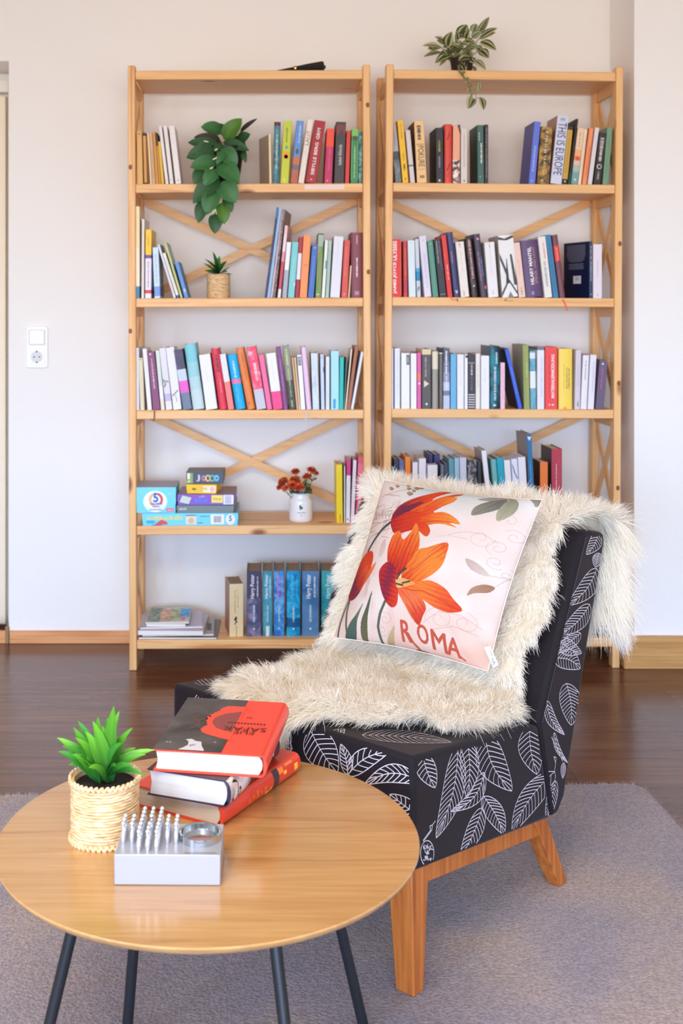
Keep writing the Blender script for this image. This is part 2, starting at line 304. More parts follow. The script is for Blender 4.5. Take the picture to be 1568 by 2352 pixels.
# ================================================================ bookcases
ZS = [0.104, 0.494, 0.889, 1.272, 1.663, 2.050]; TH = 0.031; PW, PD, DEP, HT = 0.0255, 0.042, 0.283, 2.068
class Case: pass
def case(name, label, origin, yaw, roll, W, seed, knots):
    c = Case(); c.W = W; c.M = Matrix.Translation(origin) @ Matrix.Rotation(yaw, 4, 'Z') @ Matrix.Rotation(roll, 4, 'Y'); c.Mi = c.M.inverted(); c.rot = c.M.to_3x3().to_4x4()
    o = thing('bookcase', label, 'bookcase', c.M); c.o = o
    px = lambda k: pine('x', 0.90, seed + k*3.1); pz = lambda k: pine('z', 0.90, seed + k*2.3); py = pine('y', 0.86, seed)
    kn = mat((132, 72, 36), 0.5)
    for k, (x, y) in enumerate(((0, 0), (W-PW, 0), (0, DEP-PD), (W-PW, DEP-PD))):
        b = MB(); b.box(x, x+PW, y, y+PD, 0, HT, pz(k))
        for (kk, z, dx) in knots:
            if kk == k:
                q = [(x+PW/2+dx+0.0065*math.cos(a*R(30)), -0.0006, z+0.009*math.sin(a*R(30))) for a in range(12)]; b.add(q, [tuple(range(12))], kn)
        b.build('post', o, bevel=0.0035)
    for k, z in enumerate(ZS):
        b = MB(); b.box(PW+0.0005, W-PW-0.0005, 0.002, DEP-0.012, z-TH, z, px(k)); sh = b.build('shelf_board', o, bevel=0.003)
        if k == 4 and seed < 1:
            b = MB(); p0 = on_plane(699, 424, c.Mi, 1, 0); p1 = on_plane(791, 435, c.Mi, 1, 0); b.box(p0.x, p1.x, 0.0012, 0.0021, p1.z, p0.z, mat((222, 196, 186), 0.35)); b.build('tape_strip', sh)
        for s in (0, 1):
            xr = PW*0.25 if s == 0 else W-PW*0.75
            b = MB(); b.box(xr, xr+PW*0.5, PD+0.0005, DEP-PD-0.0005, z-TH-0.034, z-TH+0.006, py); b.build('side_rail', o, bevel=0.002)
    def slat(p, q, wd, th, ax, m):     # flat slat from p to q; ax = thickness axis
        p, q = Vector(p), Vector(q); d = (q-p).normalized(); t = Vector((0,0,0)); t[ax] = 1; n = d.cross(t).normalized()
        b = MB(); b.hexa([p-n*wd/2-t*th/2, p+n*wd/2-t*th/2, p-n*wd/2+t*th/2, p+n*wd/2+t*th/2, q-n*wd/2-t*th/2, q+n*wd/2-t*th/2, q-n*wd/2+t*th/2, q+n*wd/2+t*th/2], m); return b
    for k in range(5):
        z0, z1 = ZS[k]+0.012, ZS[k+1]-TH-0.036
        for s in (0, 1):
            xc = PW*0.32 if s == 0 else W-PW*0.32
            slat((xc, PD-0.012, z0), (xc, DEP-PD+0.012, z1), 0.030, 0.007, 0, pz(5)).build('side_brace', o)
            slat((xc+(0.0072 if s == 0 else -0.0072), PD-0.012, z1), (xc+(0.0072 if s == 0 else -0.0072), DEP-PD+0.012, z0), 0.030, 0.007, 0, pz(6)).build('side_brace', o)
    for k in (1, 3):
        z0, z1 = ZS[k]+0.004, ZS[k+1]-TH-0.004; yb = DEP-0.005
        slat((PW+0.004, yb, z0), (W-PW-0.004, yb, z1), 0.029, 0.006, 1, px(7)).build('back_brace', o)
        slat((PW+0.004, yb-0.0065, z1), (W-PW-0.004, yb-0.0065, z0), 0.029, 0.006, 1, px(8)).build('back_brace', o)
    return c
LW, RW = 0.828, 0.818
LROLL, RROLL, RYAW = -0.0029, 0.0062, 0.031
KN_L = [(1, 1.93, .004), (1, 1.36, .005), (1, .56, .004), (0, 1.72, -.004), (0, 1.16, -.006)]
KN_R = [(1, 1.46, .004), (1, .98, .003), (1, .62, .002)]
L = case('bookcase', 'pine bookcase on the left, holding puzzle boxes and a flower crock', Vector(((297-CX)*4.0/F, 4.0, 0)), 0, LROLL, LW, 0.4, KN_L)
rc = Vector((803*4.027/F, 4.027, 0)); rot = Matrix.Rotation(RYAW, 4, 'Z') @ Matrix.Rotation(RROLL, 4, 'Y')
RC = case('bookcase', 'pine bookcase on the right, partly hidden behind the sheepskin chair', rc - rot @ Vector((RW, 0, 0)), RYAW, RROLL, RW, 4.7, KN_R)
# ================================================================ books
ROWN = {5: 'top row', 4: 'top row', 3: 'second row', 2: 'third row', 1: 'fourth row', 0: 'bottom row'}
def dim(c, k=.88):
    return tuple(255*(12.92*v if v <= .0031308 else 1.055*v**(1/2.4)-.055) for v in (q*k for q in rgb(c)))
def paper(c): return mat(dim(c), 0.45, 0.4)
PAGE = noise_mat([(0.35, (222, 210, 186)), (0.65, (238, 229, 210))], 4.0, (420, 1, 1), 0.9, 0.1, name='page_edges')
PAGEW = noise_mat([(0.35, (226, 220, 212)), (0.65, (242, 238, 232))], 4.0, (420, 1, 1), 0.9, 0.1, name='page_edges_white')
PAGEG = noise_mat([(0.35, (150, 132, 116)), (0.65, (176, 158, 140))], 4.0, (420, 1, 1), 0.9, 0.1, name='page_edges_brown')  # brownish grey page edges, darker than the other two
def asmat(c): return c if isinstance(c, bpy.types.Material) else paper(c)
def cover_mesh(b, x0, w, d, h, t, col, bands=(), rnd=False, side=None):
    """folded cover: spine along y = 0 from x0 to x0+w, boards back to y = d; bands = [(from top, to top fraction, colour)]"""
    if rnd:
        bu = min(0.30*w, 0.007); n = 9
        out = [(0, d)] + [(w*(0.5-0.5*math.cos(math.pi*k/(n-1))), bu*(1-math.sin(math.pi*k/(n-1)))) for k in range(n)] + [(w, d)]
    else:
        e = min(0.0016, w*0.2); out = [(0, d), (0, e), (e*0.3, e*0.3), (e, 0), (w-e, 0), (w-e*0.3, e*0.3), (w, e), (w, d)]
    inn = [(t + x*(w-2*t)/w, (y + t) if y < d else d) for x, y in out]
    out = [(x+x0, y) for x, y in out]; inn = [(x+x0, y) for x, y in inn]; N = len(out)
    fr = sorted({0.0, 1.0} | {round(1-q, 5) for a in bands for q in a[:2]}); lev = [q*h for q in fr]
    mm = []
    for k in range(len(fr)-1):
        mid = 1-(fr[k]+fr[k+1])/2; c = col
        for a in bands:
            if a[0] <= mid <= a[1]: c = a[2]
        mm.append(asmat(c))
    for k in range(len(lev)-1):
        for i in range(N-1):
            m = mm[k] if (side is None or (i not in (0, N-2))) else asmat(side)
            (xa, ya), (xb, yb) = out[i], out[i+1]
            b.add([(xa, ya, lev[k]), (xb, yb, lev[k]), (xb, yb, lev[k+1]), (xa, ya, lev[k+1])], [(0,1,2,3)], m)
            (xa, ya), (xb, yb) = inn[i], inn[i+1]
            b.add([(xa, ya, lev[k]), (xb, yb, lev[k]), (xb, yb, lev[k+1]), (xa, ya, lev[k+1])], [(3,2,1,0)], asmat(side or col))
    for z, fl, m in ((0, 0, mm[0]), (h, 1, mm[-1])):
        for i in range(N-1):
            q = [(*out[i], z), (*out[i+1], z), (*inn[i+1], z), (*inn[i], z)]; b.add(q, [(0,1,2,3) if fl else (3,2,1,0)], m)
    for i, a in ((0, 0), (N-1, N-1)):
        b.add([(*out[i], 0), (*inn[i], 0), (*inn[i], h), (*out[i], h)], [(0,1,2,3)], asmat(side or col))
def decorate(b, x0, w, h, T=(), D=(), K=(), y=-0.0007):
    """T texts (string, from, to, colour, 'up'|'dn', height fraction, centre fraction, bold); D rows of small unreadable print; K marks"""
    for t in T:
        s, f0, f1, c, way, hf, cf = t[:7]; bold = t[7] if len(t) > 7 else 0.0
        za, zb = (1-f1)*h, (1-f0)*h; H = hf*w; xc = x0 + cf*w; m = asmat(c)
        if way == 'up': b.text(s, (xc+H/2, y, za), (0, 0, zb-za), (-H, 0, 0), m, bold)
        elif way == 'dn': b.text(s, (xc-H/2, y, zb), (0, 0, -(zb-za)), (H, 0, 0), m, bold)
        else: b.text(s, (x0+w*(cf-hf/2), y, za), (hf*w, 0, 0), (0, 0, zb-za), m, bold)
    for q in D:
        f0, f1, c = q[:3]; cf = q[3] if len(q) > 3 else 0.5; hf = q[4] if len(q) > 4 else 0.22; m = asmat(c)
        z = (1-f1)*h; r = random.Random(int(f0*1000+f1*77+w*1e5))
        while z < (1-f0)*h - 0.002:
            L1 = r.uniform(0.0016, 0.0034); g = 0.0008 if r.random() < 0.8 else 0.003; hh = hf*w*r.uniform(0.55, 1.0); xc = x0 + cf*w
            b.quad((xc-hh/2, y, z), (xc+hh/2, y, z), (xc+hh/2, y, z+L1), (xc-hh/2, y, z+L1), m); z += L1 + g
    for q in K:
        sh, fx, fz, sx, sz, c = q; m = asmat(c); X = x0+fx*w; Z = (1-fz)*h; sx *= w; sz = sz*w
        if sh == 'rect': P = [(-1,-1), (1,-1), (1,1), (-1,1)]
        elif sh == 'tri': P = [(-1,-1), (1,0), (-1,1)]
        elif sh == 'dot': P = [(math.cos(R(a*30)), math.sin(R(a*30))) for a in range(12)]
        elif sh == 'star': P = [(r_*math.cos(R(a*22.5)), r_*math.sin(R(a*22.5))) for a in range(16) for r_ in ((1.0 if a % 2 else 0.45),)]
        else: P = sh
        b.add([(X+sx*p/2, y-0.0001, Z+sz*q_/2) for p, q_ in P], [tuple(range(len(P)))], m)
def book_parts(o, x0, w, d, h, color, B=(), T=(), D=(), K=(), rnd=False, side=None, pg=PAGE, t=0.0016, face=None, inset=0.003):
    b = MB(); cover_mesh(b, x0, w, d, h, t, color, B, rnd, side); decorate(b, x0, w, h, T, D, K)
    if face: face(b, x0, w, d, h)
    b.build('cover', o, smooth=30)
    b = MB(); yb = (min(0.30*w, 0.007) if rnd else 0.0) + t + 0.0004; b.box(x0+t+.0002, x0+w-t-.0002, yb, d-0.004, inset, h-inset, pg); b.build('page_block', o)
NB = [0]
def bk(c, row, x0, x1, yt, dx, color, desc, d=0.135, off=0.010, yaw=0.0, ribbon=None, group=None, xtop=False, **kw):
    """one standing book measured on the photograph: spine foot x0..x1, spine top yt, sideways lean dx; placed on its shelf"""
    zs = ZS[row]; foot = c.M @ Vector((0.4, off, zs)); yf = CY - (foot.z-EYE)*F/foot.y
    if xtop: x0, x1 = x0-dx, x1-dx
    A = on_plane(x0, yf, c.Mi, 1, off).x; Bx = on_plane(x1, yf, c.Mi, 1, off).x; tl = on_plane(x0+dx, yt, c.Mi, 1, off)
    a = math.atan2(tl.x-A, tl.z-zs); h = math.hypot(tl.x-A, tl.z-zs); w = (Bx-A)*math.cos(a)*0.965
    if a > 0: w0 = -w; px = Bx; 
    else: w0 = 0.0; px = A
    h -= abs(w*math.sin(a))*0.5
    M = c.M @ Matrix.Translation((px, off + (NB[0] % 3)*0.0012, zs)) @ Matrix.Rotation(a, 4, 'Y') @ Matrix.Rotation(R(yaw), 4, 'Z'); NB[0] += 1
    side = 'left' if c is L else 'right'
    o = thing('book', f'{desc}, {ROWN[row]} of {side} bookcase', 'book', M, group or f'books on the {ROWN[row]} of the {side} bookcase')
    book_parts(o, w0, w, d, h, color, **kw)
    if ribbon:
        pts, col = ribbon; b = MB(); q = [M.inverted() @ (c.M @ on_plane(x, y, c.Mi, 1, -0.0025)) for x, y in pts]
        q = [M.inverted() @ (c.M @ (on_plane(pts[0][0], pts[0][1]-3, c.Mi, 1, 0.02)*1.0 + Vector((0,0,0.001))))] + q
        hw = 0.0022
        for i in range(len(q)-1):
            b.add([q[i]-Vector((hw,0,0)), q[i]+Vector((hw,0,0)), q[i+1]+Vector((hw,0,0)), q[i+1]-Vector((hw,0,0)), q[i]-Vector((hw,-.0006,0)), q[i]+Vector((hw,.0006,0)), q[i+1]+Vector((hw,.0006,0)), q[i+1]-Vector((hw,-.0006,0))], [(0,1,2,3), (7,6,5,4)], mat(col, 0.5))
        b.build('bookmark_ribbon', o)['label'] = 'ribbon bookmark hanging out below the spine'
    return o
mot = lambda *st, sc=60, vec=(1,1,1), dist=0.5, seed=0.0: noise_mat(list(st), sc, vec, 0.45, 0.4, 3, dist, seed=seed)
W1, W2, W3 = (240, 239, 243), (236, 236, 246), (238, 232, 226)
DG, BLK = (70, 66, 66), (46, 42, 46)
# ---- left bookcase, top row
r = lambda *a, **k: bk(L, 4, *a, **k)
r(315.9, 328.8, 301.6, -2.8, (226, 174, 100), 'wide tan paperback, first at the left post', d=.11, K=[('dot', .5, .05, .3, .3, (120, 70, 35))])
r(331, 338.3, 305, -3.5, (218, 154, 78), 'narrow tan paperback with dark cap, beside the wide tan one', d=.11, B=[(0, .06, (60, 36, 26)), (.97, 1, (60, 36, 26))])
r(339, 344.2, 307, -5, (120, 74, 40), 'very thin brown paperback beside a cream thin one', d=.11, B=[(0, .05, (50, 34, 26))])
r(344.8, 349, 306, -7, (246, 218, 168), 'very thin cream paperback among the amber ones', d=.11)
r(349.6, 357.2, 306, -7.5, (214, 172, 126), 'grey beige thin paperback among the amber ones', d=.11, D=[(.3, .9, (190, 146, 100))])
r(357.8, 364.3, 303, -8, (216, 150, 70), 'amber orange thin paperback, third last before the white volumes', d=.11)
r(364.8, 370, 305, -8.5, (206, 142, 42), 'amber thin paperback with black top on its spine', d=.11, B=[(0, .26, (66, 40, 24))])
r(370.5, 377.3, 325, -8.5, (228, 184, 56), 'short golden yellow thin paperback touching the white volumes', d=.11)
for k, (a, b_, nm) in enumerate(((379.8, 387.2, 'narrowest of three leaning white volumes'), (390, 399.2, 'middle of three leaning white volumes'), (402.8, 416.6, 'widest of three leaning white volumes'))):
    r(a, b_, 289, -15.7, (238, 231, 229), nm, d=.12, pg=PAGEW, K=[('dot', .5, .94, .3, .3, (170, 180, 200))], D=[(.1, .3, (222, 214, 212), .5, .2)])
r(619, 624, 308, -2, (250, 226, 184), 'cream thin book turned to show its brownish grey cover', d=.125, yaw=16, side=(172, 152, 128))  # side colour has the shade on the cover painted in
r(625.8, 640.8, 280, 3.5, mot((.35, (46, 96, 116)), (.6, (84, 140, 150)), sc=40), 'teal book with pale lettering and dark red top', rnd=True, B=[(0, .06, (106, 40, 44))], D=[(.2, .76, (190, 226, 200), .5, .3)])
r(643, 662.3, 278, 8.3, (200, 210, 44), 'lime green book with orange patch', rnd=False, D=[(.1, .34, (120, 130, 40), .45, .2)], K=[('dot', .5, .42, .4, .4, (80, 170, 150)), ('rect', .5, .55, .6, .9, (250, 150, 30)), ('dot', .5, .57, .5, .5, (220, 70, 40)), ('dot', .45, .94, .2, .2, (245, 245, 235))])
r(666, 682.8, 277, 14.8, (92, 146, 214), 'blue book with reddish brown lower half', B=[(.58, .70, (204, 112, 70)), (.70, .78, (110, 104, 120)), (.78, 1, (184, 98, 70))], D=[(.05, .35, (200, 220, 240), .6, .25)], K=[('dot', .5, .49, .45, .8, (90, 74, 80))], side=(40, 50, 70))
r(683.7, 697.4, 275, 22, (238, 226, 214), 'white book with brown capitals, leaning on dark red one', d=.13, pg=PAGEW, T=[('LAUT', .17, .4, (150, 84, 70), 'up', .62, .5)], D=[(.45, .55, (200, 190, 180))])
r(699.5, 725.8, 277, 22, (170, 14, 28), 'thick dark red book with big white capitals', T=[('SIBYLLE BERG', .35, .87, (246, 238, 236), 'up', .3, .52, .02), ('GRM', .12, .30, (246, 238, 236), 'up', .3, .52, .02)], K=[('dot', .5, .945, .2, .14, (230, 190, 180))], t=.002)
r(743.5, 761.8, 295, 6.5, (196, 34, 98), 'magenta book with orange red upper third', B=[(0, .33, (246, 76, 50))], D=[(.36, .76, (232, 100, 140), .5, .18)], K=[('dot', .4, .95, .16, .16, (255, 235, 235))], pg=PAGEW)
r(766, 789.6, 280, 5, (64, 56, 54), 'thick black book with white print and reddish motif', B=[(0, .01, (40, 34, 34))], K=[([(-1, 1), (1, 1), (1, -1.6), (.3, .2), (-1, -1.4)], .5, .13, .9, 1.0, (128, 52, 44))], T=[('Isabel Allende', .37, .70, (232, 226, 220), 'up', .34, .5)], )
r(791.5, 801.5, 300, 4, (216, 60, 48), 'narrow plain red book between black and green ones', d=.12)
r(804.4, 821.2, 296, 2.5, (58, 138, 82), 'green book with light green top', B=[(0, .13, (132, 196, 98))], K=[('dot', .5, .17, .6, .7, (76, 70, 40)), ('rect', .06, .58, .06, 5.6, (150, 214, 140)), ('rect', .94, .58, .06, 5.6, (150, 214, 140))], D=[(.3, .9, (180, 224, 170), .5, .2)])
r(822.8, 831.5, 301, .5, mot((.4, (36, 84, 74)), (.6, (120, 170, 160)), sc=70), 'narrow patterned teal book at the right post', d=.12)
# ---- right bookcase, top row
r = lambda *a, **k: bk(RC, 4, *a, **k)
r(908.5, 922.8, 281, -13.4, (176, 172, 182), 'lavender grey book with slate lower part at left post', B=[(.48, .62, (74, 80, 88)), (.62, 1, mot((.4, (84, 96, 100)), (.6, (120, 136, 138))))], D=[(.15, .4, (140, 136, 160), .5, .3)])
r(924.8, 939, 276, -12.5, (250, 196, 48), 'bright yellow leaning book with dark print', d=.12, D=[(.05, .3, (214, 150, 30), .5, .3), (.52, .65, (216, 150, 30), .5, .3), (.7, .8, (80, 60, 20), .5, .35), (.92, .96, (140, 100, 20))])
r(942.5, 953.4, 299, -11.6, (220, 212, 212), 'slim white book between yellow and cream ones', d=.11, B=[(.66, .685, (90, 80, 84))], pg=PAGEW)
r(957.7, 980.8, 278, -7, (244, 202, 142), 'cream book with tall black letters', d=.145, side=(112, 58, 48), T=[('POKURE', .40, .74, (40, 32, 30), 'dn', .62, .55)], K=[('rect', .5, .375, .8, .05, (60, 46, 40)), ('rect', .5, .78, .7, .04, (150, 110, 70)), ('rect', .55, .90, .5, .3, (170, 130, 86))], D=[(.06, .30, (60, 46, 40), .45, 0.44)])
r(1002, 1019, 293, -1, (50, 47, 54), 'black book with yellow green print, open space left', side=(24, 21, 22), D=[(.22, .43, (170, 176, 60), .45, .26), (.52, .72, (150, 150, 160), .45, .26)], K=[('rect', .45, .95, .26, .3, (220, 220, 210))], t=.002)
r(1021, 1038.6, 285, 0, (226, 78, 66), 'coral red book with black ink strokes', rnd=True, K=[([(-1, -1), (-.6, -1.2), (1, 1), (.7, 1.1)], .5, .2, .4, .9, (70, 24, 26)), ([(-1, -1), (-.6, -1.2), (1, 1), (.7, 1.1)], .5, .72, .5, 1.0, (70, 24, 26)), ([(-1, -1), (-.6, -1.2), (1, 1), (.7, 1.1)], .45, .86, .3, .5, (90, 30, 30))])
r(1039, 1055.6, 287, 1, (246, 176, 142), 'peach book with marbled black and white foot', B=[(.6, 1, mot((.4, (70, 56, 58)), (.5, (190, 150, 140)), (.6, (236, 226, 220)), sc=55))], K=[([(-1, 1), (1, 1), (1, -1)], .8, .08, .4, 1.4, (80, 56, 54))])
r(1058.6, 1073.6, 295, 0, (226, 217, 208), 'off white book between peach and dark green ones', D=[(.1, .7, (150, 146, 150), .5, .12)], K=[('rect', .5, .95, .16, .3, (70, 60, 70))])
r(1097, 1112, 287, -1.5, (66, 108, 98), 'dark green book with white lettering, wide cover showing', side=(16, 56, 50), D=[(.31, .65, (240, 240, 230), .6, 0.34), (.12, .28, (200, 214, 205), .3, .2)], K=[('dot', .4, .88, .2, .2, (190, 205, 195))])
r(1113, 1121.4, 286, 0, (56, 42, 46), 'narrow blackish book, last before the empty gap', D=[(.05, .9, (150, 140, 140), .5, .3)], d=.12)
r(1213.6, 1228.8, 279, 13.4, (104, 124, 222), 'bright blue book leaning, its violet cover showing', side=(78, 76, 158), D=[(.38, .8, (190, 204, 246), .45, .26)], K=[('rect', .4, .95, .2, .3, (170, 190, 240))], t=.002)
r(1232, 1260, 291, 10, mot((.38, (64, 50, 36)), (.5, (128, 98, 46)), (.62, (184, 144, 68)), sc=38), 'gold and black mottled book with white capitals', T=[('V I L M O N I Z', .07, .66, (246, 238, 220), 'up', .2, .5)], K=[('rect', .45, .8, .08, .5, (214, 180, 110)), ('rect', .4, .94, .22, .14, (220, 190, 120))])
r(1262.7, 1289.3, 266, 17, (216, 221, 240), 'white book with big navy capitals', side=(196, 140, 132), T=[('THIS IS EUROPE', .10, .87, (44, 46, 92), 'dn', .74, .52)], D=[(.02, .07, (150, 160, 200), .5, .6)], pg=PAGEW)
r(1290, 1302.6, 290, 14, (208, 164, 66), 'ochre book with black cap and black foot', B=[(0, .06, (66, 52, 40)), (.91, 1, (46, 36, 32))], K=[('dot', .5, .95, .3, .3, (230, 220, 190))], D=[(.2, .8, (176, 132, 48), .5, .16)], side=(66, 52, 44))
r(1304, 1309, 273, 19, (46, 28, 28), 'thin black book sticking up beside the ochre one', B=[(.82, 1, (20, 80, 66))], d=.14)
r(1310.5, 1326, 294, 16, (244, 212, 174), 'cream to turquoise book with an orange sunburst', B=[(.38, .5, (246, 178, 124)), (.5, .58, (240, 150, 100)), (.58, .66, (226, 200, 180)), (.66, .78, (176, 190, 180)), (.78, 1, (122, 168, 168))], K=[('star', .5, .54, .9, .9, (222, 74, 46)), ('dot', .5, .92, .28, .34, (236, 240, 240))], D=[(.08, .34, (190, 170, 150), .5, .25)])
r(1327, 1334.4, 297, 15, (248, 226, 198), 'thin cream book between turquoise and orange ones', D=[(.1, .8, (214, 176, 150), .5, .2)], d=.12)
r(1336, 1346.4, 294, 17, (246, 150, 98), 'orange book with darker stripe', d=.12, K=[('rect', .62, .6, .2, 7, (240, 116, 66))], D=[(.05, .3, (250, 190, 150), .5, .2)])
r(1349, 1359.2, 293, 17, (230, 221, 226), 'slim white book between orange and black ones', d=.12, pg=PAGEW)
r(1362.7, 1379, 305, 14, (56, 48, 48), 'black book with looping white script', K=[('dot', .5, .655, .75, .75, (206, 202, 198)), ('dot', .52, .655, .5, .5, (60, 52, 52))], D=[(.08, .28, (196, 190, 186), .5, 0.64), (.26, .55, (220, 214, 208), .5, 0.48), (.75, .9, (170, 165, 160), .5, .3)])
r(1383, 1396, 293, 11, (122, 158, 128), 'sage green book, last before the right post', D=[(.2, .9, (100, 136, 108), .5, .14)])
# ---- left bookcase, second row
r = lambda *a, **k: bk(L, 3, *a, **k)
r(310.9, 320.4, 474, 0, (252, 244, 220), 'tall cream book with blue foot at the left post', d=.17, B=[(0, .45, (250, 232, 186)), (.87, 1, (58, 140, 182))], pg=PAGEW)
r(324, 330.4, 503, 1, (240, 231, 226), 'thin white book between cream and yellow topped ones', d=.16, D=[(.1, .9, (214, 200, 196), .4, .2)], pg=PAGEW)
r(332.5, 347, 527, 1, (240, 234, 246), 'yellow topped white book with colour bands', d=.16, B=[(0, .37, (255, 208, 50)), (.37, .42, (124, 74, 160)), (.88, .93, (226, 58, 60))], D=[(.46, .84, (150, 140, 180), .5, .22), (.1, .25, (220, 150, 50), .5, .2)])
r(354.5, 368.5, 568, -4.5, (212, 234, 252), 'pale blue book with deeper blue foot', d=.15, B=[(.77, .96, (120, 160, 226))], D=[(.12, .7, (160, 190, 226), .5, .2)], pg=PAGEW)
r(398.5, 404.5, 561, -38, (222, 227, 241), 'slim bluish white book, first of four leaning far left', d=.16, pg=PAGEW, side=(150, 140, 132), K=[('rect', .5, .88, .6, .8, (240, 200, 210))])
r(406, 413, 581, -33, (245, 240, 226), 'cream white book, second of four leaning far left', d=.15, D=[(.1, .8, (210, 200, 190), .5, .2)], B=[(.94, 1, (70, 80, 160))])
r(414.5, 420, 557, -38, (206, 210, 132), 'yellow green thin book, third of four leaning far left', d=.16, side=(170, 214, 218))
r(423.5, 433, 602, -23, (96, 148, 216), 'blue book, last of four leaning far left', d=.15, side=(36, 124, 170), K=[('rect', .6, .8, .5, .9, (190, 200, 230))])
r(607, 612, 476, 28, (38, 56, 100), 'tall thin navy book leaning right', d=.20, B=[(0, .12, (72, 112, 160))], side=(28, 40, 72))
r(613, 619.8, 478, 27, (156, 190, 230), 'tall thin light blue book leaning right', d=.20)
r(621, 625.2, 496, 25, (214, 196, 200), 'tall thin pinkish grey book, third of leaning picture books', d=.19)
r(626, 632, 481, 23, mot((.4, (84, 70, 74)), (.6, (150, 130, 130)), sc=80), 'tall dark taupe book leaning right, its cover edge showing', d=.20, side=(140, 124, 120), yaw=-7)
r(636.5, 644, 518, 17, (206, 66, 82), 'pinkish red thin book with white foot', d=.17, B=[(0, .12, (252, 200, 206)), (.12, .36, (250, 222, 226)), (.36, .5, (236, 150, 164)), (.88, 1, (236, 232, 222))], yaw=-6, side=(222, 176, 182))
r(647, 657.8, 556, 11, (174, 180, 198), 'white topped grey blue thin book', d=.14, B=[(0, .5, (242, 246, 246))], pg=PAGEW)
r(660, 675.6, 556, 10, (126, 210, 210), 'turquoise book between grey and red striped ones', d=.14, K=[('rect', .85, .76, .2, .5, (240, 230, 236))], D=[(.2, .7, (160, 226, 226), .5, .2)])
r(677, 686.2, 544, 9.5, (174, 36, 56), 'dark red book with wide white middle band', d=.14, B=[(.27, .70, (236, 232, 242))], pg=PAGEW)
r(686.8, 704.6, 540, 9.5, (252, 152, 88), 'orange book with red crease', d=.14, K=[('rect', .5, .48, .5, .14, (246, 104, 66))], t=.002)
r(706, 720.2, 562, 10, (66, 112, 192), 'medium blue book with dark cover edge', d=.14, side=(30, 34, 50), D=[(.2, .8, (120, 160, 220), .45, .14)], K=[('dot', .5, .06, .26, .26, (200, 214, 240))])
r(723.5, 736.8, 536, 7, mot((.4, (96, 146, 66)), (.6, (156, 136, 90)), sc=30, vec=(1,1,.3)), 'green book with pale grey green top window', d=.15, B=[(0, .02, (60, 76, 66)), (.02, .2, (168, 188, 170))], K=[('rect', .4, .95, .5, .2, (214, 228, 160))])
r(738, 745.6, 552, 8, (236, 244, 240), 'thin white book with small teal patch', d=.14, pg=PAGEW, K=[('rect', .7, .42, .4, 2.6, (86, 160, 150))])
r(747, 755, 553, 7, (182, 206, 192), 'thin pale sage book beside thick white one', d=.14, D=[(.1, .8, (150, 180, 162), .4, .3)])
r(757, 780, 543, 9, (234, 232, 243), 'thick white book between sage and red ones', d=.145, pg=PAGEW, D=[(.1, .45, (206, 204, 224), .5, .1)])
r(783, 797.5, 552, 7, (220, 82, 72), 'red book next to the thick maroon one', d=.14, D=[(.1, .62, (246, 150, 130), .4, .12)], K=[('dot', .45, .94, .24, .24, (250, 190, 110))])
r(799, 802.6, 610, 5, (236, 206, 170), 'very thin beige booklet squeezed beside maroon book', d=.12)
r(804.6, 833.4, 534, 0, (134, 66, 78), 'thick maroon book with white print at the right post', rnd=True, d=.145, D=[(.38, .68, (250, 238, 238), .5, 0.16), (.05, .18, (226, 200, 206), .5, .12)], K=[('rect', .5, .93, .36, .32, (180, 140, 146))])
# ---- right bookcase, second row
r = lambda *a, **k: bk(RC, 3, *a, **k)
r(892, 922.8, 549, -1, (228, 50, 44), 'thick red book with white capitals at the left post', T=[('JAMES JOYCE', .40, .945, (255, 248, 244), 'up', .30, .52, .03), ('ULYSSES', .03, .37, (255, 248, 244), 'up', .30, .52, .03)], K=[('rect', .98, .5, .03, 4.2, (240, 150, 120))], d=.14)
r(927, 936, 554, -1.5, (208, 56, 54), 'narrow red book beside the thick red one', d=.13, B=[(.7, .92, (190, 44, 74))], D=[(.1, .62, (236, 130, 100), .5, .2)])
r(939, 955.5, 552, -3, (224, 238, 243), 'pale icy white book right of two reds', d=.13, pg=PAGEW, K=[('dot', .5, .05, .12, .16, (150, 160, 165))])
r(957.7, 966.8, 549, -5, (212, 218, 226), 'white book with bright blue patch low on its spine', d=.13, B=[(.5, .56, (80, 180, 220)), (.56, .72, (30, 140, 196))], K=[([(-1, -1), (1, .2), (.6, 1), (-1, .4)], .5, .86, .6, 1.6, (110, 130, 190))])
r(975, 991.2, 542, -13, (228, 224, 240), 'lavender white leaning book left of the green one', d=.14, pg=PAGEW, D=[(.25, .85, (208, 204, 228), .5, .3)], K=[('dot', .55, .07, .14, .14, (90, 90, 110))])
r(994, 1007.4, 553, -13, (90, 150, 130), 'sea green book left of a black one', d=.13, D=[(.1, .85, (120, 176, 156), .5, .14)], K=[('dot', .5, .06, .25, .25, (150, 206, 186))])
r(1010, 1026.4, 549, -14, (50, 50, 58), 'black book with grey and purple print', d=.14, D=[(.03, .42, (176, 180, 182), .35, .18), (.03, .53, (170, 110, 160), .7, .12)], K=[('rect', .5, .955, .8, .12, (130, 130, 136))])
r(1028, 1039.4, 540, -15, (226, 60, 56), 'bright red book left of a navy one', d=.14, D=[(.48, .72, (252, 180, 160), .55, 0.32), (.1, .4, (240, 110, 100), .3, .1)], ribbon=([(1035, 686), (1042, 689), (1049, 686), (1051, 692)], (214, 40, 44)))
r(1043, 1057.4, 533, -17.5, (68, 70, 118), 'navy blue book, tallest left of the white one', d=.145, rnd=True, D=[(.3, .48, (196, 150, 130), .4, .2)], K=[([(-1, 1), (-.3, -1), (.3, -1), (1, 1), (.4, 1), (0, -.2), (-.4, 1)], .5, .92, .45, .5, (226, 226, 236))])
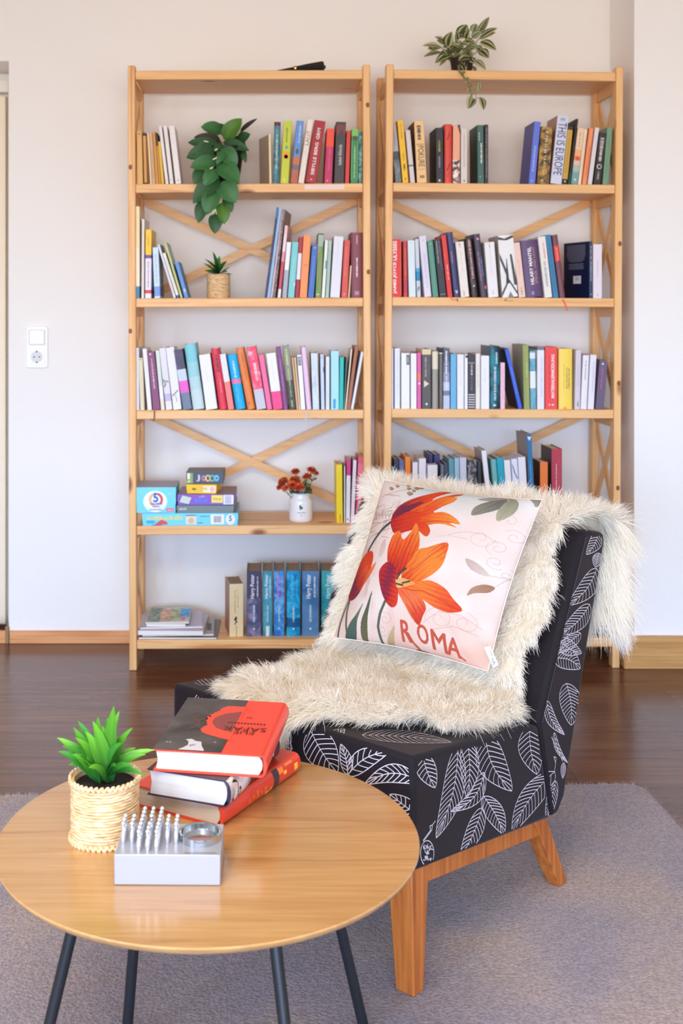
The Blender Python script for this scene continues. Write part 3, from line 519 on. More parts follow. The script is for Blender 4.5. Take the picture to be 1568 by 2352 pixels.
r(1059, 1078.6, 555, -13, (242, 235, 228), 'white book with small red prints at both ends', d=.14, pg=PAGEW, D=[(.02, .1, (226, 110, 100), .45, .2), (.16, .55, (206, 200, 200), .5, .1), (.88, .98, (226, 120, 110), .4, .16)])
r(1084, 1098.4, 547, -15, mot((.42, (50, 42, 46)), (.62, (92, 72, 74)), sc=60), 'black book with pink ornate script', d=.14, rnd=True, K=[('dot', .5, .81, .24, .24, (246, 240, 230))], D=[(.03, .68, (206, 160, 160), .5, 0.44)])
r(1105, 1120.6, 537, -18, (78, 70, 86), 'dark grey book with a pink dot on top', d=.15, rnd=True, K=[('dot', .55, .08, .4, .4, (226, 140, 190)), ('dot', .85, .85, .34, .6, (214, 70, 130))], D=[(.28, .74, (190, 130, 170), .35, .2), (.36, .66, (110, 130, 190), .7, .22)])
r(1122, 1146, 556, -10, (243, 241, 243), 'wide white book left of the geometric one', d=.14, pg=PAGEW, D=[(.02, .09, (70, 60, 66), .5, .1), (.1, .6, (222, 216, 224), .5, .1), (.88, .95, (170, 180, 186), .5, .12)])
GEO = [([(-1, .9), (-.2, .6), (.9, 1.0), (1, .7), (.1, .35), (-1, .5)], .5, .13, 1.0, 1.0, DG), ([(-1, .55), (-.1, -.7), (0, -1), (-.2, -1.05), (-1, .15)], .5, .42, .96, 2.0, DG), ([(-.06, 1), (.1, 1), (.3, -1), (-.55, -1)], .45, .58, .5, 1.6, DG), ([(-.4, 1), (.1, 1), (1, -1), (.2, -1)], .78, .56, .5, 2.0, DG), ([(-1, -1), (0, .9), (1, -.9), (1, -.5), (0, 1.3), (-1, -.5)], .5, .86, 1.0, 1.0, DG), ([(-1, -1), (0, 1), (1, -1)], .55, .96, .4, .4, (130, 130, 134)), ([(-1, .5), (0, 1), (1, .5), (1, -.5), (0, -1), (-1, -.5)], .55, .16, .8, .9, (244, 243, 240))]
r(1153.5, 1190.3, 540, -11, (244, 243, 242), 'black and white zigzag patterned thick book', d=.15, pg=PAGEW, side=(190, 182, 172), K=GEO, D=[(.13, .17, (170, 170, 170), .55, .4)], ribbon=([(1163, 687), (1158, 690), (1170, 692), (1178, 689)], (150, 40, 40)))
r(1191.8, 1208, 557, -14, (244, 211, 196), 'pale peach book left of the purple one', d=.14, D=[(.3, .6, (226, 180, 160), .5, .14), (.8, .95, (80, 56, 56), .5, .14)])
r(1209, 1249, 551, -14, (98, 72, 114), 'thick purple book with white and beige capitals', d=.15, T=[('HILARY MANTEL', .12, .78, (250, 244, 248), 'up', .2, .46, .03), ('SPIEGEL UND LICHT', .12, .77, (206, 160, 140), 'up', .15, .70)], K=[('rect', .42, .93, .14, .22, (160, 150, 190))], rnd=True)
r(1251, 1268.8, 543, -16, (242, 237, 230), 'white book with pale red print right of purple one', d=.14, pg=PAGEW, D=[(.1, .36, (236, 160, 160), .6, .3), (.4, .82, (176, 178, 186), .5, .35)])
r(1271, 1283.4, 539, -18.5, (60, 130, 176), 'blue book left of a maroon one', d=.145, D=[(.1, .9, (44, 104, 150), .5, .18)])
r(1286, 1299.8, 539, -18.5, (122, 72, 82), 'maroon book with red band, ribbon hanging below', d=.145, rnd=True, B=[(.17, .42, (232, 70, 66))], D=[(.2, .4, (252, 150, 140), .5, .3)], ribbon=([(1292, 688), (1297, 697), (1301, 706), (1302, 714)], (232, 84, 56)))
def navy_face(b, x0, w, d, h):
    g = mat((104, 112, 130), .5); wht = mat((228, 228, 226), .5); x = x0-0.0006; rr = random.Random(3)
    for k in range(15):
        z = h*(.93-.028*k) - (0.004 if k > 10 else 0); s = rr.uniform(0, .02) if k < 8 else rr.uniform(.03, .12)
        ya, yb = d*(.88-s), d*(.14+s); b.quad((x, ya, z), (x, yb, z), (x, yb, z+h*.017), (x, ya, z+h*.017), g)
    b.quad((x, d*.62, h*.26), (x, d*.32, h*.26), (x, d*.32, h*.40), (x, d*.62, h*.40), wht)
    for k in range(9): b.quad((x-.0003, d*(.54-.017*k), h*.32), (x-.0003, d*(.533-.017*k), h*.32), (x-.0003, d*(.533-.017*k), h*.38), (x-.0003, d*(.54-.017*k), h*.38), mat((120, 118, 116), .5))
r(1353.5, 1361, 554, 0, (64, 76, 104), 'navy book turned to show its printed back cover', d=.165, yaw=15.5, side=(12, 28, 68), face=navy_face, D=[(.08, .7, (226, 230, 240), .5, .3)], K=[('dot', .5, .93, .4, .5, (180, 190, 205))])
r(1362.5, 1383, 561, 0, (236, 227, 237), 'white book, last before the right post', d=.13, pg=PAGEW, D=[(.3, .6, (190, 180, 200), .5, .1)], K=[('dot', .5, .94, .2, .2, (190, 190, 214))], off=.004)
# ---- left bookcase, third row
r = lambda *a, **k: bk(L, 2, *a, **k)
r(311.5, 320, 799, -1, (226, 230, 240), 'bluish white book at the left post', d=.13, pg=PAGEW)
r(322, 332, 822, -4, (227, 214, 178), 'short beige book second from the left post', d=.12, K=[('dot', .5, .03, .4, .3, (150, 136, 110))])
r(338.7, 349, 801, -12, W1, 'slim white book left of the plum one', d=.13, pg=PAGEW, D=[(.1, .6, (222, 220, 226), .5, .1)])
r(351, 368.6, 808, -13.5, (138, 70, 112), 'plum purple book with white print and ribbon', d=.14, D=[(.12, .64, (236, 206, 224), .5, .22)], K=[('rect', .4, .04, .22, .26, (236, 206, 224))], ribbon=([(354.5, 944), (354.5, 956), (353, 967)], (140, 40, 46)))
r(369.6, 378.8, 805, -13, (218, 232, 218), 'pale mint thin book right of the plum one', d=.13, B=[(.6, .82, (244, 242, 250)), (.82, 1, (238, 222, 206))], pg=PAGEW)
SCR = [([(-1, .9), (-.6, 1), (.2, -.2), (-.4, -1), (-.8, -.9), (-.2, -.1)], .4, .57, .8, 1.3, (96, 96, 110)), ([(-.2, 1), (1, .6), (.9, .4), (-.2, .7)], .5, .6, .8, 1.6, (110, 110, 124))]
r(381, 396.4, 799, -16, (230, 226, 236), 'white book with grey ink sketch and lilac band', d=.135, pg=PAGEW, B=[(.74, .86, (196, 186, 216)), (.86, 1, (236, 230, 226))], K=SCR)
SCR2 = [([(-1, -.2), (.9, 1), (1, .8), (-.9, -.5)], .5, .75, .8, 1.0, (110, 110, 120)), ([(-.2, 1), (0, 1), (.4, -1), (.1, -1)], .5, .82, .5, .8, (120, 120, 130))]
r(398, 418, 798, -18, (239, 237, 243), 'white book with few ink strokes left of the banded one', d=.135, pg=PAGEW, K=SCR2)
r(420.5, 441.8, 803, -22, (112, 128, 152), 'slate book with dark top and hot pink band', d=.135, B=[(0, .33, mot((.4, (58, 60, 84)), (.6, (96, 70, 104)), sc=30)), (.33, .52, (204, 216, 232)), (.52, .72, (238, 96, 204))])
r(443, 470.3, 790, -21, mot((.3, (126, 206, 216)), (.7, (200, 224, 226)), sc=5, vec=(1, 1, 1)), 'thick pale turquoise book, tallest in its row', d=.145, rnd=True, B=[(0, .28, (132, 208, 218)), (.28, .5, (158, 214, 220)), (.5, .7, (184, 219, 222)), (.7, 1, (204, 224, 226))])
r(473, 500.4, 814, -17, (241, 241, 246), 'thick white book right of pale turquoise one', d=.135, pg=PAGEW, D=[(.2, .5, (226, 220, 228), .45, .06)])
r(504, 522.8, 801, -20, (228, 54, 80), 'crimson red book with dark lettering on top', d=.135, D=[(.1, .38, (120, 24, 44), .55, .5), (.5, .72, (246, 130, 140), .6, .2)], rnd=True)
r(524, 538.4, 813, -20, (242, 130, 124), 'coral book with white upper half', d=.13, B=[(0, .5, (236, 232, 242))])
r(542, 565.6, 814, -21, (6, 176, 236), 'bright cyan book with thin pink belt', d=.135, rnd=True, B=[(.455, .53, (244, 120, 160))], D=[(.12, .42, (190, 236, 250), .5, .25), (.58, .86, (90, 206, 246), .4, .14)])
r(568.5, 587, 800, -27, (240, 136, 66), 'orange book right of cyan one', d=.135, rnd=True, D=[(.06, .5, (120, 60, 40), .6, .12), (.86, .92, (150, 70, 40), .4, .2)])
r(589.6, 612.5, 797, -24, (204, 200, 214), 'crimson floral book with lilac grey foot', d=.14, B=[(0, .68, mot((.4, (238, 50, 92)), (.55, (244, 86, 120)), (.68, (252, 190, 200)), sc=45))], D=[(.26, .54, (252, 214, 220), .55, 0.40)])
r(613.8, 625.5, 814, -20, (250, 110, 168), 'pink book left of white and magenta one', d=.13, K=[('rect', .5, .5, .7, .12, (232, 80, 140))])
r(627.5, 650.4, 811, -17, (243, 243, 250), 'white book with hot pink lower third', d=.135, pg=PAGEW, B=[(.68, 1, (254, 64, 140))], D=[(.1, .5, (236, 180, 206), .5, .06)])
r(651, 662, 797, -17.5, (138, 84, 148), 'purple shiny book right of white and pink one', d=.14, rnd=True, D=[(.2, .7, (200, 160, 204), .6, .16)])
r(665, 680, 795, -16.5, (64, 66, 66), 'grey and black book with yellow green print', d=.14, B=[(0, .54, (142, 146, 136))], D=[(.05, .3, (212, 222, 130), .5, .36), (.35, .8, (196, 212, 110), .5, .2), (.84, .96, (190, 200, 110), .5, .3)])
r(681.2, 685.8, 821, -12, (220, 178, 128), 'very thin tan paperback right of grey black one', d=.11)
r(686.6, 690.3, 821, -11.5, (238, 206, 168), 'very thin beige paperback left of white one', d=.11)
r(691, 701.8, 815, -9.5, (246, 244, 247), 'white book with dark lettered block at its top', d=.12, pg=PAGEW, B=[(.03, .2, (196, 196, 204))], D=[(.04, .19, (60, 60, 70), .5, .6)])
r(704, 716, 797, -13, (238, 204, 234), 'pale pink lilac book with grey ribbon below', d=.14, rnd=True, ribbon=([(706, 944), (704, 955), (701, 967)], (196, 198, 206)))
r(718, 733.8, 811, -4.5, mot((.35, (182, 198, 208)), (.65, (214, 222, 236)), sc=18), 'silver grey book right of the lilac one', d=.135, side=(40, 38, 60), D=[(.4, .7, (150, 166, 180), .5, .12)], K=[('dot', .5, .94, .2, .2, (240, 244, 250))])
r(737.5, 745.8, 814, -2.5, (204, 218, 243), 'pale blue book with small dark bar', d=.13, pg=PAGEW, K=[('rect', .9, .28, .25, 1.5, (80, 86, 100)), ('dot', .4, .06, .4, .4, (120, 140, 200))])
r(747.7, 756.6, 819, 0, (228, 234, 238), 'white grey slim book left of sky blue one', d=.13, pg=PAGEW, D=[(.1, .5, (200, 206, 210), .5, .1), (.5, .95, (160, 170, 176), .5, .12)])
r(759, 778, 806, 0, (174, 228, 240), 'sky blue book with small deeper blue mark', d=.135, K=[('rect', .45, .9, .3, 1.2, (60, 160, 216))])
r(778.4, 788.2, 820, 1.5, (24, 192, 184), 'emerald teal thin book right of sky blue one', d=.13)
r(788.8, 791.2, 822, 6, (112, 122, 118), 'very thin grey booklet behind the cream one', d=.12)
r(791.8, 795, 802, 14, (238, 224, 204), 'thin cream booklet leaning on brown book', d=.13)
r(795.6, 804, 795, 19, (172, 100, 64), 'brown book leaning right near the right post', d=.14, side=(120, 70, 46))
r(804.8, 811.2, 808, 24, (228, 232, 241), 'thin white book leaning at the right post', d=.13, pg=PAGEW)
# ---- right bookcase, third row
r = lambda *a, **k: bk(RC, 2, *a, **k)
r(889, 903.6, 800, 0, (230, 232, 246), 'tall bluish white book at the left post', d=.13, pg=PAGEW, D=[(.1, .7, (208, 212, 236), .5, .1)])
r(906.6, 919, 800, 0, (236, 237, 246), 'tall white book second from the left post', d=.13, pg=PAGEW, D=[(.05, .8, (196, 200, 214), .55, .16)])
r(921.5, 941.2, 811, 0, (243, 243, 247), 'white book with small dark block at its top', d=.125, pg=PAGEW, K=[('rect', .78, .12, .36, 1.2, (96, 100, 106)), ('rect', .83, .12, .2, .7, (240, 240, 244))])
r(943.5, 957, 812, 0, (244, 243, 246), 'plain white book left of the pink one', d=.125, pg=PAGEW, D=[(.1, .3, (236, 210, 224), .5, .1)])
r(958.2, 967.4, 810, 0, (228, 98, 168), 'narrow pink book between white and charcoal ones', d=.125, B=[(.36, .5, (244, 120, 110))], K=[('dot', .5, .55, .5, .5, (255, 236, 244))])
r(969, 990.2, 802, 0, (88, 83, 81), 'charcoal book with cream top and cream triangle', d=.14, B=[(0, .09, (228, 208, 168))], K=[('tri', .5, .58, .56, .78, (238, 214, 184)), ('dot', .5, .92, .24, .24, (240, 232, 220))], D=[(.12, .46, (170, 166, 158), .4, .24)])
r(992.5, 1007.3, 807, 0, (164, 158, 148), 'taupe book with cream upper third', d=.135, rnd=True, B=[(0, .31, (232, 220, 198))])
r(1009, 1016.8, 810, 0, (108, 100, 94), 'narrow grey brown book left of slate one', d=.13, B=[(0, .02, (230, 222, 206))], D=[(.1, .9, (140, 130, 120), .5, .3)])
r(1018, 1033, 800, 0, (198, 204, 228), 'slate topped book fading to pale blue', d=.14, B=[(0, .22, (92, 96, 116)), (.22, .4, (120, 124, 148)), (.4, .56, (150, 156, 180)), (.70, .78, (116, 130, 156))], D=[(.04, .42, (246, 246, 252), .45, 0.32), (.45, .68, (240, 240, 250), .5, .2)])
r(1034.6, 1048.6, 813, 0, (110, 180, 224), 'sky blue book between slate and white ones', d=.125)
r(1050, 1065.8, 814, 0, (241, 240, 246), 'plain white book right of sky blue one', d=.125, pg=PAGEW, D=[(.18, .58, (204, 202, 208), .5, .1)])
r(1067, 1074, 814, 0, (246, 245, 249), 'thin white book with black spot at its top', d=.125, pg=PAGEW, K=[('rect', .6, .04, .7, .8, (50, 48, 54))])
ZEB = [('rect', .5, .74+.045*k, 1.0, .13, (222, 220, 224)) for k in range(6)]
r(1075, 1091.5, 814, 0, (62, 57, 64), 'black book with zebra striped foot', d=.125, B=[(.15, .165, (170, 166, 170))], K=ZEB, D=[(.18, .38, (216, 214, 216), .5, .26), (.4, .66, (120, 114, 118), .5, .2)])
r(1092.5, 1103, 812, 0, (240, 234, 224), 'cream white book right of zebra one', d=.125, D=[(.2, .6, (206, 198, 190), .5, .2)])
r(1104.5, 1124, 817, 0, (241, 241, 248), 'wide white book left of the dark teal one', d=.12, pg=PAGEW, D=[(.2, .5, (196, 204, 226), .45, .08)])
r(1125.5, 1148.6, 795, 0, mot((.4, (22, 50, 66)), (.55, (8, 112, 128)), (.7, (20, 140, 150)), sc=22), 'thick dark teal book with white brushed letters', d=.155, rnd=True, side=(104, 108, 118), K=[('tri', .5, .94, .3, .3, (236, 246, 246))], D=[(.32, .86, (196, 220, 226), .5, 0.27), (.1, .28, (206, 226, 230), .65, 0.19)])
r(1149.6, 1160, 833, 0, (242, 198, 218), 'small pale pink book, shortest in its row', d=.10, D=[(.1, .8, (216, 150, 180), .5, .1)])
r(1190.5, 1200, 801, -32, (54, 98, 214), 'royal blue book leaning left over the pink one', d=.15, side=(14, 18, 64), D=[(.3, .75, (140, 170, 240), .5, .16)], t=.002)
r(1203.5, 1217.3, 792, -3.5, (158, 168, 94), 'olive green book with pale cover side', d=.155, side=(164, 160, 138), K=[('rect', .25, .5, .05, 9.0, (120, 130, 60))], D=[(.28, .5, (206, 214, 150), .6, .2)], t=.0022)
r(1218.6, 1231.8, 806, -2, mot((.35, (84, 146, 172)), (.65, (120, 178, 196)), sc=50), 'teal blue book with white patches', d=.13, B=[(.03, .13, (226, 240, 240)), (.35, .64, (232, 243, 240))])
r(1233.6, 1250.2, 797, 0, (236, 235, 246), 'white book with grey top edge left of the red one', d=.14, B=[(0, .05, (120, 120, 140))], pg=PAGEW, D=[(.14, .52, (206, 170, 220), .6, .12), (.5, .8, (160, 170, 220), .6, .14)])
r(1252, 1280.6, 797, 0, (243, 78, 78), 'thick coral red book with long white capitals', d=.145, T=[('MATERIALERMÜDUNG', .12, .82, (255, 244, 242), 'up', .3, .6, .02)], D=[(.12, .82, (226, 50, 60), .34, .12)], K=[('dot', .34, .93, .12, .16, (255, 214, 208)), ('dot', .62, .93, .2, .16, (255, 214, 208))])
r(1283.6, 1316.8, 801, 0, (252, 219, 92), 'thick yellow book with small dark print', d=.145, rnd=True, D=[(.3, .66, (110, 90, 50), .56, .07), (.32, .66, (110, 90, 50), .72, .07), (.24, .66, (206, 170, 60), .36, .06)], K=[([(-1, -1), (-.2, 1), (.1, -.2), (.8, .4), (1, -1)], .42, .97, .3, .26, (240, 170, 40))])
r(1319, 1331.6, 804, 3, (219, 209, 219), 'lilac grey book right of yellow one', d=.13, D=[(.2, .6, (196, 186, 200), .5, .2), (.85, .95, (80, 74, 84), .55, .24)])
r(1332.6, 1347, 816, 6, (240, 237, 241), 'white leaning book with fine dark print', d=.125, pg=PAGEW, D=[(.08, .45, (110, 106, 116), .5, .14)])
r(1349, 1363.8, 815, 6.5, (237, 232, 241), 'white leaning book left of dark plum one', d=.125, pg=PAGEW, D=[(.12, .7, (176, 166, 180), .6, .12)])
r(1366.5, 1386, 827, 10, (106, 90, 116), 'dark plum book with pink print, last before right post', d=.125, D=[(.14, .58, (206, 90, 176), .42, .18)], K=[([(-1, -1), (-.3, .2), (0, 1), (.3, .2), (1, -1)], .4, .07, .34, .3, (236, 232, 240))])
# ---- left bookcase, fourth row, at the right post
r = lambda *a, **k: bk(L, 1, *a, off=.05, **k)
r(773, 787.8, 1067, -1.5, (246, 218, 28), 'bright yellow book beside the flower crock', d=.13, K=[('rect', .55, .92, .18, 1.2, (226, 130, 30))], D=[(.1, .8, (232, 200, 20), .5, .06)])
r(789.8, 792.8, 1071, 0, (226, 226, 216), 'thin grey white booklet right of yellow book', d=.12, side=(90, 110, 100))
r(794, 803.4, 1056, 2, (241, 238, 246), 'white book with magenta upper quarter', d=.13, B=[(0, .25, (214, 64, 134))], pg=PAGEW, D=[(.3, .8, (206, 196, 214), .4, .1)], K=[('dot', .4, .945, .4, .4, (110, 70, 110))])
r(804.6, 813, 1057, 6, (241, 228, 239), 'pinkish white slim book left of the pink one', d=.13, pg=PAGEW, side=(170, 90, 150))
r(815.6, 830, 1050, 6.5, (238, 92, 126), 'pink book with white capitals at the right post', d=.135, T=[('PHILOSOPHINNEN', .27, .94, (255, 246, 246), 'up', .42, .5, .02)], B=[(.1, .26, (244, 128, 150)), (.96, 1, (214, 60, 110))], side=(206, 54, 112))
# ---- right bookcase, fourth row (feet hidden by the chair)
r = lambda *a, **k: bk(RC, 1, *a, **k)
def low(x0, x1, yt, dx, col, desc, d=.115, off=.03, **k): return r(x0, x1, yt, dx, col, desc, d=d, off=off, xtop=True, **k)
low(888.5, 898, 1077, 0, (6, 172, 176), 'short bright teal book at the left post', d=.10)
low(898.6, 904, 1072, 0, (154, 214, 232), 'thin light blue book beside short teal one', d=.10)
low(905, 915.6, 1055, -2, (60, 64, 96), 'dark navy book left of slate one', side=(24, 22, 26))
low(916.6, 928.6, 1056, -2, (104, 106, 146), 'slate blue book left of orange one', D=[(.1, .8, (170, 174, 206), .5, .16)])
low(930, 943, 1049, -3, (246, 138, 40), 'orange book near the left post')
low(947.5, 960, 1062, 0, (240, 236, 240), 'white book right of the orange one', pg=PAGEW)
low(962, 978.5, 1053, 0, (236, 234, 242), 'wide white book left of two indigo ones', pg=PAGEW)
low(982, 1005.5, 1068, 0, (238, 234, 238), 'low white book in front of two indigo ones', pg=PAGEW, d=.07, off=.02)
low(985, 994, 1043, -3, (64, 60, 118), 'indigo book, left of a pair standing behind', off=.10, d=.12)
low(996.5, 1010, 1044, -5, (68, 66, 126), 'indigo book, right of a pair standing behind', off=.10, d=.12)
low(1012, 1020, 1068, 0, (110, 114, 130), 'small grey book right of the indigo pair')
low(1021, 1029, 1064, -2, (74, 80, 100), 'small dark slate book left of grey teal one')
low(1030, 1042.4, 1054, -4, (98, 154, 170), 'grey teal book in the middle left')
low(1043.4, 1054.4, 1052, -3, (164, 200, 220), 'powder blue book right of grey teal one')
low(1055.5, 1071.5, 1051, -3, (208, 212, 228), 'pale lavender grey book left of black one', pg=PAGEW)
low(1073, 1094.4, 1056, -4, mot((.45, (46, 42, 48)), (.62, (150, 146, 150)), sc=55), 'black book with white scrawl near the middle')
low(1096, 1104.6, 1059, -5, (46, 42, 52), 'narrow black book left of leaning white one')
low(1105.5, 1117, 1035, -18, (242, 240, 248), 'leaning white book standing taller than its neighbours', d=.13, pg=PAGEW, side=(180, 172, 176))
low(1127, 1139, 1055, -12, (112, 178, 178), 'grey turquoise book right of leaning white one')
low(1140, 1155.4, 1052, -12, (6, 168, 194), 'bright turquoise book near the middle right')
low(1157, 1172, 1057, -10, (240, 238, 246), 'white book right of bright turquoise one', pg=PAGEW)
low(1173.4, 1187.6, 1054, -10, (234, 234, 246), 'white book with curved slate line', pg=PAGEW, K=[([(-1, 1), (-.7, 1), (.1, -.2), (1, -1), (.6, -1), (-.4, -.1)], .5, .2, .9, 2.4, (106, 112, 160))])
low(1189, 1207, 1050, -8, (238, 236, 246), 'wide white book left of tall blue one', pg=PAGEW)
low(1209, 1221, 998, -10, (36, 112, 162), 'tall blue book sticking up high', d=.15, side=(154, 138, 132), D=[(.3, .7, (130, 190, 226), .45, .14)], K=[([(-1, 1), (1, 1), (0, -1)], .5, .05, .8, .8, (226, 240, 250))])
low(1240, 1258.4, 1061, 0, (238, 124, 48), 'orange book left of big red one', d=.11, side=(90, 46, 34))
low(1266.5, 1291.5, 1031, 0, (184, 54, 74), 'big red book with white print at right end', d=.14, side=(84, 74, 78), D=[(.2, .9, (240, 200, 206), .45, .1), (.1, .8, (214, 100, 116), .7, .06)], t=.0022)
# ---- left bookcase, bottom row
r = lambda *a, **k: bk(L, 0, *a, off=.043, **k)
r(525.5, 558.5, 1341, 0, (236, 216, 172), 'cream book with small black figure', d=.13, yaw=9, side=(172, 116, 92), pg=PAGEG, D=[(.1, .55, (190, 160, 110), .4, .1), (.1, .45, (190, 160, 110), .6, .08)], K=[([(-.4, -1), (0, -.2), (-.6, .2), (-.2, .5), (.1, 1), (.4, .5), (.2, 0), (.6, -.6), (.1, -.5), (0, -1)], .45, .69, .5, .62, (40, 34, 32)), ('rect', .5, .9, .04, .8, (150, 124, 90))], t=.0025, inset=.0035)
art = lambda a, b_, c_, s, sd: mot((.36, a), (.5, b_), (.64, c_), sc=s, dist=1.6, seed=sd)
HPS = [(565.5, 599.5, art((70, 72, 108), (98, 96, 132), (146, 128, 164), 16, 1.0), 'grey purple volume, leftmost of the uniform blue set', (240, 230, 240), [(0, .42, (66, 66, 96))]),
       (602, 626, art((56, 136, 158), (76, 156, 180), (92, 170, 190), 12, 2.0), 'pale teal volume, second of the uniform blue set', (236, 250, 250), []),
       (628, 653, art((30, 100, 186), (56, 138, 208), (110, 176, 226), 26, 3.0), 'blue volume with pink lettering, third of the uniform set', (226, 120, 214), []),
       (657, 689.5, art((0, 118, 178), (4, 154, 210), (60, 190, 226), 20, 4.0), 'bright cyan blue volume, fourth of the uniform set', (80, 206, 240), [(.72, .86, (4, 92, 150))]),
       (692, 732, art((46, 96, 146), (66, 118, 168), (84, 130, 178), 8, 5.0), 'slate blue volume, fifth and widest of the uniform set', (238, 244, 250), []),
       (736.5, 777.5, art((0, 112, 134), (14, 140, 156), (54, 160, 168), 10, 6.0), 'teal green volume, sixth of the uniform set', (196, 240, 240), [(.6, 1, art((6, 120, 134), (60, 160, 166), (120, 190, 186), 12, 6.5))]),
       (780.5, 818, art((60, 56, 120), (110, 110, 170), (214, 214, 236), 30, 7.0), 'indigo and white volume, last of the uniform set', (240, 240, 250), [])]
for k, (a, b_, m, nm, tc_, bd) in enumerate(HPS):
    r(a, b_, 1312, 0, m, nm, d=.15, rnd=(k % 2 == 1), pg=PAGEG, B=bd, side=(60, 84, 110), T=[('Harry Potter', .05, .42, tc_, 'up', .36, .42, .02)], D=[(.08, .4, tc_, .75, .1), (.52, .78, (196, 222, 236), .5, .16)], K=[('dot', .5, .885, .12, .14, (230, 240, 246))] if k != 1 else [('rect', .5, .92, .34, 1.0, (220, 236, 240))], t=.0026, inset=.0035)
# ================================================================ games, magazines, plants on the shelves
def game_box(c, row, zbot, x0, x1, ybot, ytop, off, depth, col, label, yaw=0, deco=None, lidf=None, top=None):
    """cardboard game box; front face measured on the photograph; zbot above the shelf top"""
    a = on_plane(x0, (ybot+ytop)/2, c.Mi, 1, off); b_ = on_plane(x1, (ybot+ytop)/2, c.Mi, 1, off); sc = F/(c.M @ a).y
    h = (ybot-ytop)/sc; w = b_.x - a.x; M = c.M @ Matrix.Translation((a.x, off, ZS[row]+zbot)) @ Matrix.Rotation(R(yaw), 4, 'Z')
    o = thing('game_box', label, 'game box', M, 'board game boxes on the left bookcase')
    m = asmat(col); b = MB(); lz = h*(lidf if lidf else 0.35)
    b.box(0.0015, w-0.0015, 0.0015, depth-0.0015, 0, h-0.003, m); b.build('base', o, bevel=0.001)
    b = MB(); b.box(0, w, 0, depth, lz, h, m)
    if top: b.box(0.002, w-0.002, 0.002, depth-0.002, h, h+0.0004, asmat(top))
    if deco: deco(b, w, h, depth)
    b.build('lid', o, bevel=0.0012); return o, h
def rc_(b, x0, x1, z0, z1, c, y=-0.0006): b.quad((x0, y, z0), (x1, y, z0), (x1, y, z1), (x0, y, z1), asmat(c))
def disc_(b, x, z, rx, rz, c, y=-0.0008, a0=0, a1=360):
    n = 28; P = [(x + rx*math.cos(R(a0+(a1-a0)*k/n)), y, z + rz*math.sin(R(a0+(a1-a0)*k/n))) for k in range(n + (0 if a1-a0 >= 360 else 1))]
    if a1-a0 < 360: P.append((x, y, z))
    b.add(P, [tuple(range(len(P)))], asmat(c))
def bars(b, x0, x1, z0, z1, c, n=11, y=-0.0010):
    rr = random.Random(int(x0*1e4)); x = x0
    while x < x1-0.001: wd = rr.uniform(.0006, .0016); rc_(b, x, min(x+wd, x1), z0, z1, c, y); x += wd + rr.uniform(.0006, .0014)
def blot(b, x0, x1, z0, z1, c, y=-0.001, seed=1):     # a row of letter-like shapes too small to read
    rr = random.Random(seed); x = x0
    while x < x1-.001:
        wd = rr.uniform(.6, 1.1)*(z1-z0)*.6; rc_(b, x, min(x+wd, x1), z0, z1-(z1-z0)*rr.choice((0, 0, .3)), c, y); x += wd + (z1-z0)*.16
blue = mat((116, 208, 238), 0.4)
def deco_bottom(b, w, h, d):
    blot(b, w*.05, w*.42, h*.48, h*.80, (226, 222, 120), seed=3); rc_(b, w*.045, w*.13, h*.2, h*.42, (30, 180, 216)); 
    b.add([(w*.12, -.0011, h*.06), (w*.20, -.0011, h*.5), (w*.25, -.0011, h*.36), (w*.27, -.0011, h*.12)], [(0,3,2,1)], asmat((226, 74, 70))); rc_(b, w*.10, w*.2, h*.04, h*.10, (90, 90, 180), -.0009)
    rc_(b, w*.455, w*.565, h*.12, h*.86, (238, 224, 206)); rc_(b, w*.455, w*.565, h*.78, h*.86, (110, 110, 120), -.0009); disc_(b, w*.51, h*.42, w*.03, h*.24, (222, 190, 150), -.0012)
    blot(b, w*.6, w*.7, h*.72, h*.8, (90, 130, 160), seed=5); blot(b, w*.58, w*.63, h*.2, h*.27, (60, 90, 120), seed=6)
    rc_(b, w*.715, w*.855, h*.12, h*.9, (246, 246, 246)); bars(b, w*.745, w*.83, h*.26, h*.78, (120, 120, 124))
    disc_(b, w*.92, h*.5, w*.05, h*.44, (236, 244, 250)); b.text('5', (w*.905, -.0014, h*.36), (w*.03, 0, 0), (0, 0, h*.46), asmat((120, 80, 90)), .02)
def deco_five(b, w, h, d):
    disc_(b, w*.48, h*.45, w*.30, h*.42, (246, 250, 252)); disc_(b, w*.5, h*.52, w*.18, h*.28, (248, 186, 120), -.0011, 90, 250); disc_(b, w*.5, h*.52, w*.18, h*.28, (228, 84, 90), -.0011, -40, 70); disc_(b, w*.5, h*.52, w*.115, h*.18, (244, 246, 252), -.0014)
    b.text('5', (w*.43, -.0018, h*.42), (w*.13, 0, 0), (0, 0, h*.36), asmat((30, 96, 186)), .03)
    blot(b, w*.36, w*.65, h*.32, h*.40, (60, 110, 200), -.0017, 8); blot(b, w*.42, w*.6, h*.23, h*.29, (220, 70, 90), -.0017, 9); blot(b, w*.33, w*.66, h*.10, h*.17, (150, 180, 200), -.0017, 10)
    rc_(b, w*.76, w*.95, h*.06, h*.19, (238, 96, 110)); blot(b, w*.79, w*.93, h*.10, h*.15, (250, 220, 224), -.001, 11)
    disc_(b, w*.1, h*.8, w*.05, h*.05, (150, 218, 246)); disc_(b, w*.85, h*.75, w*.07, h*.06, (150, 222, 248))
def deco_grey(b, w, h, d): blot(b, w*.045, w*.17, h*.4, h*.7, (196, 204, 200), seed=13)
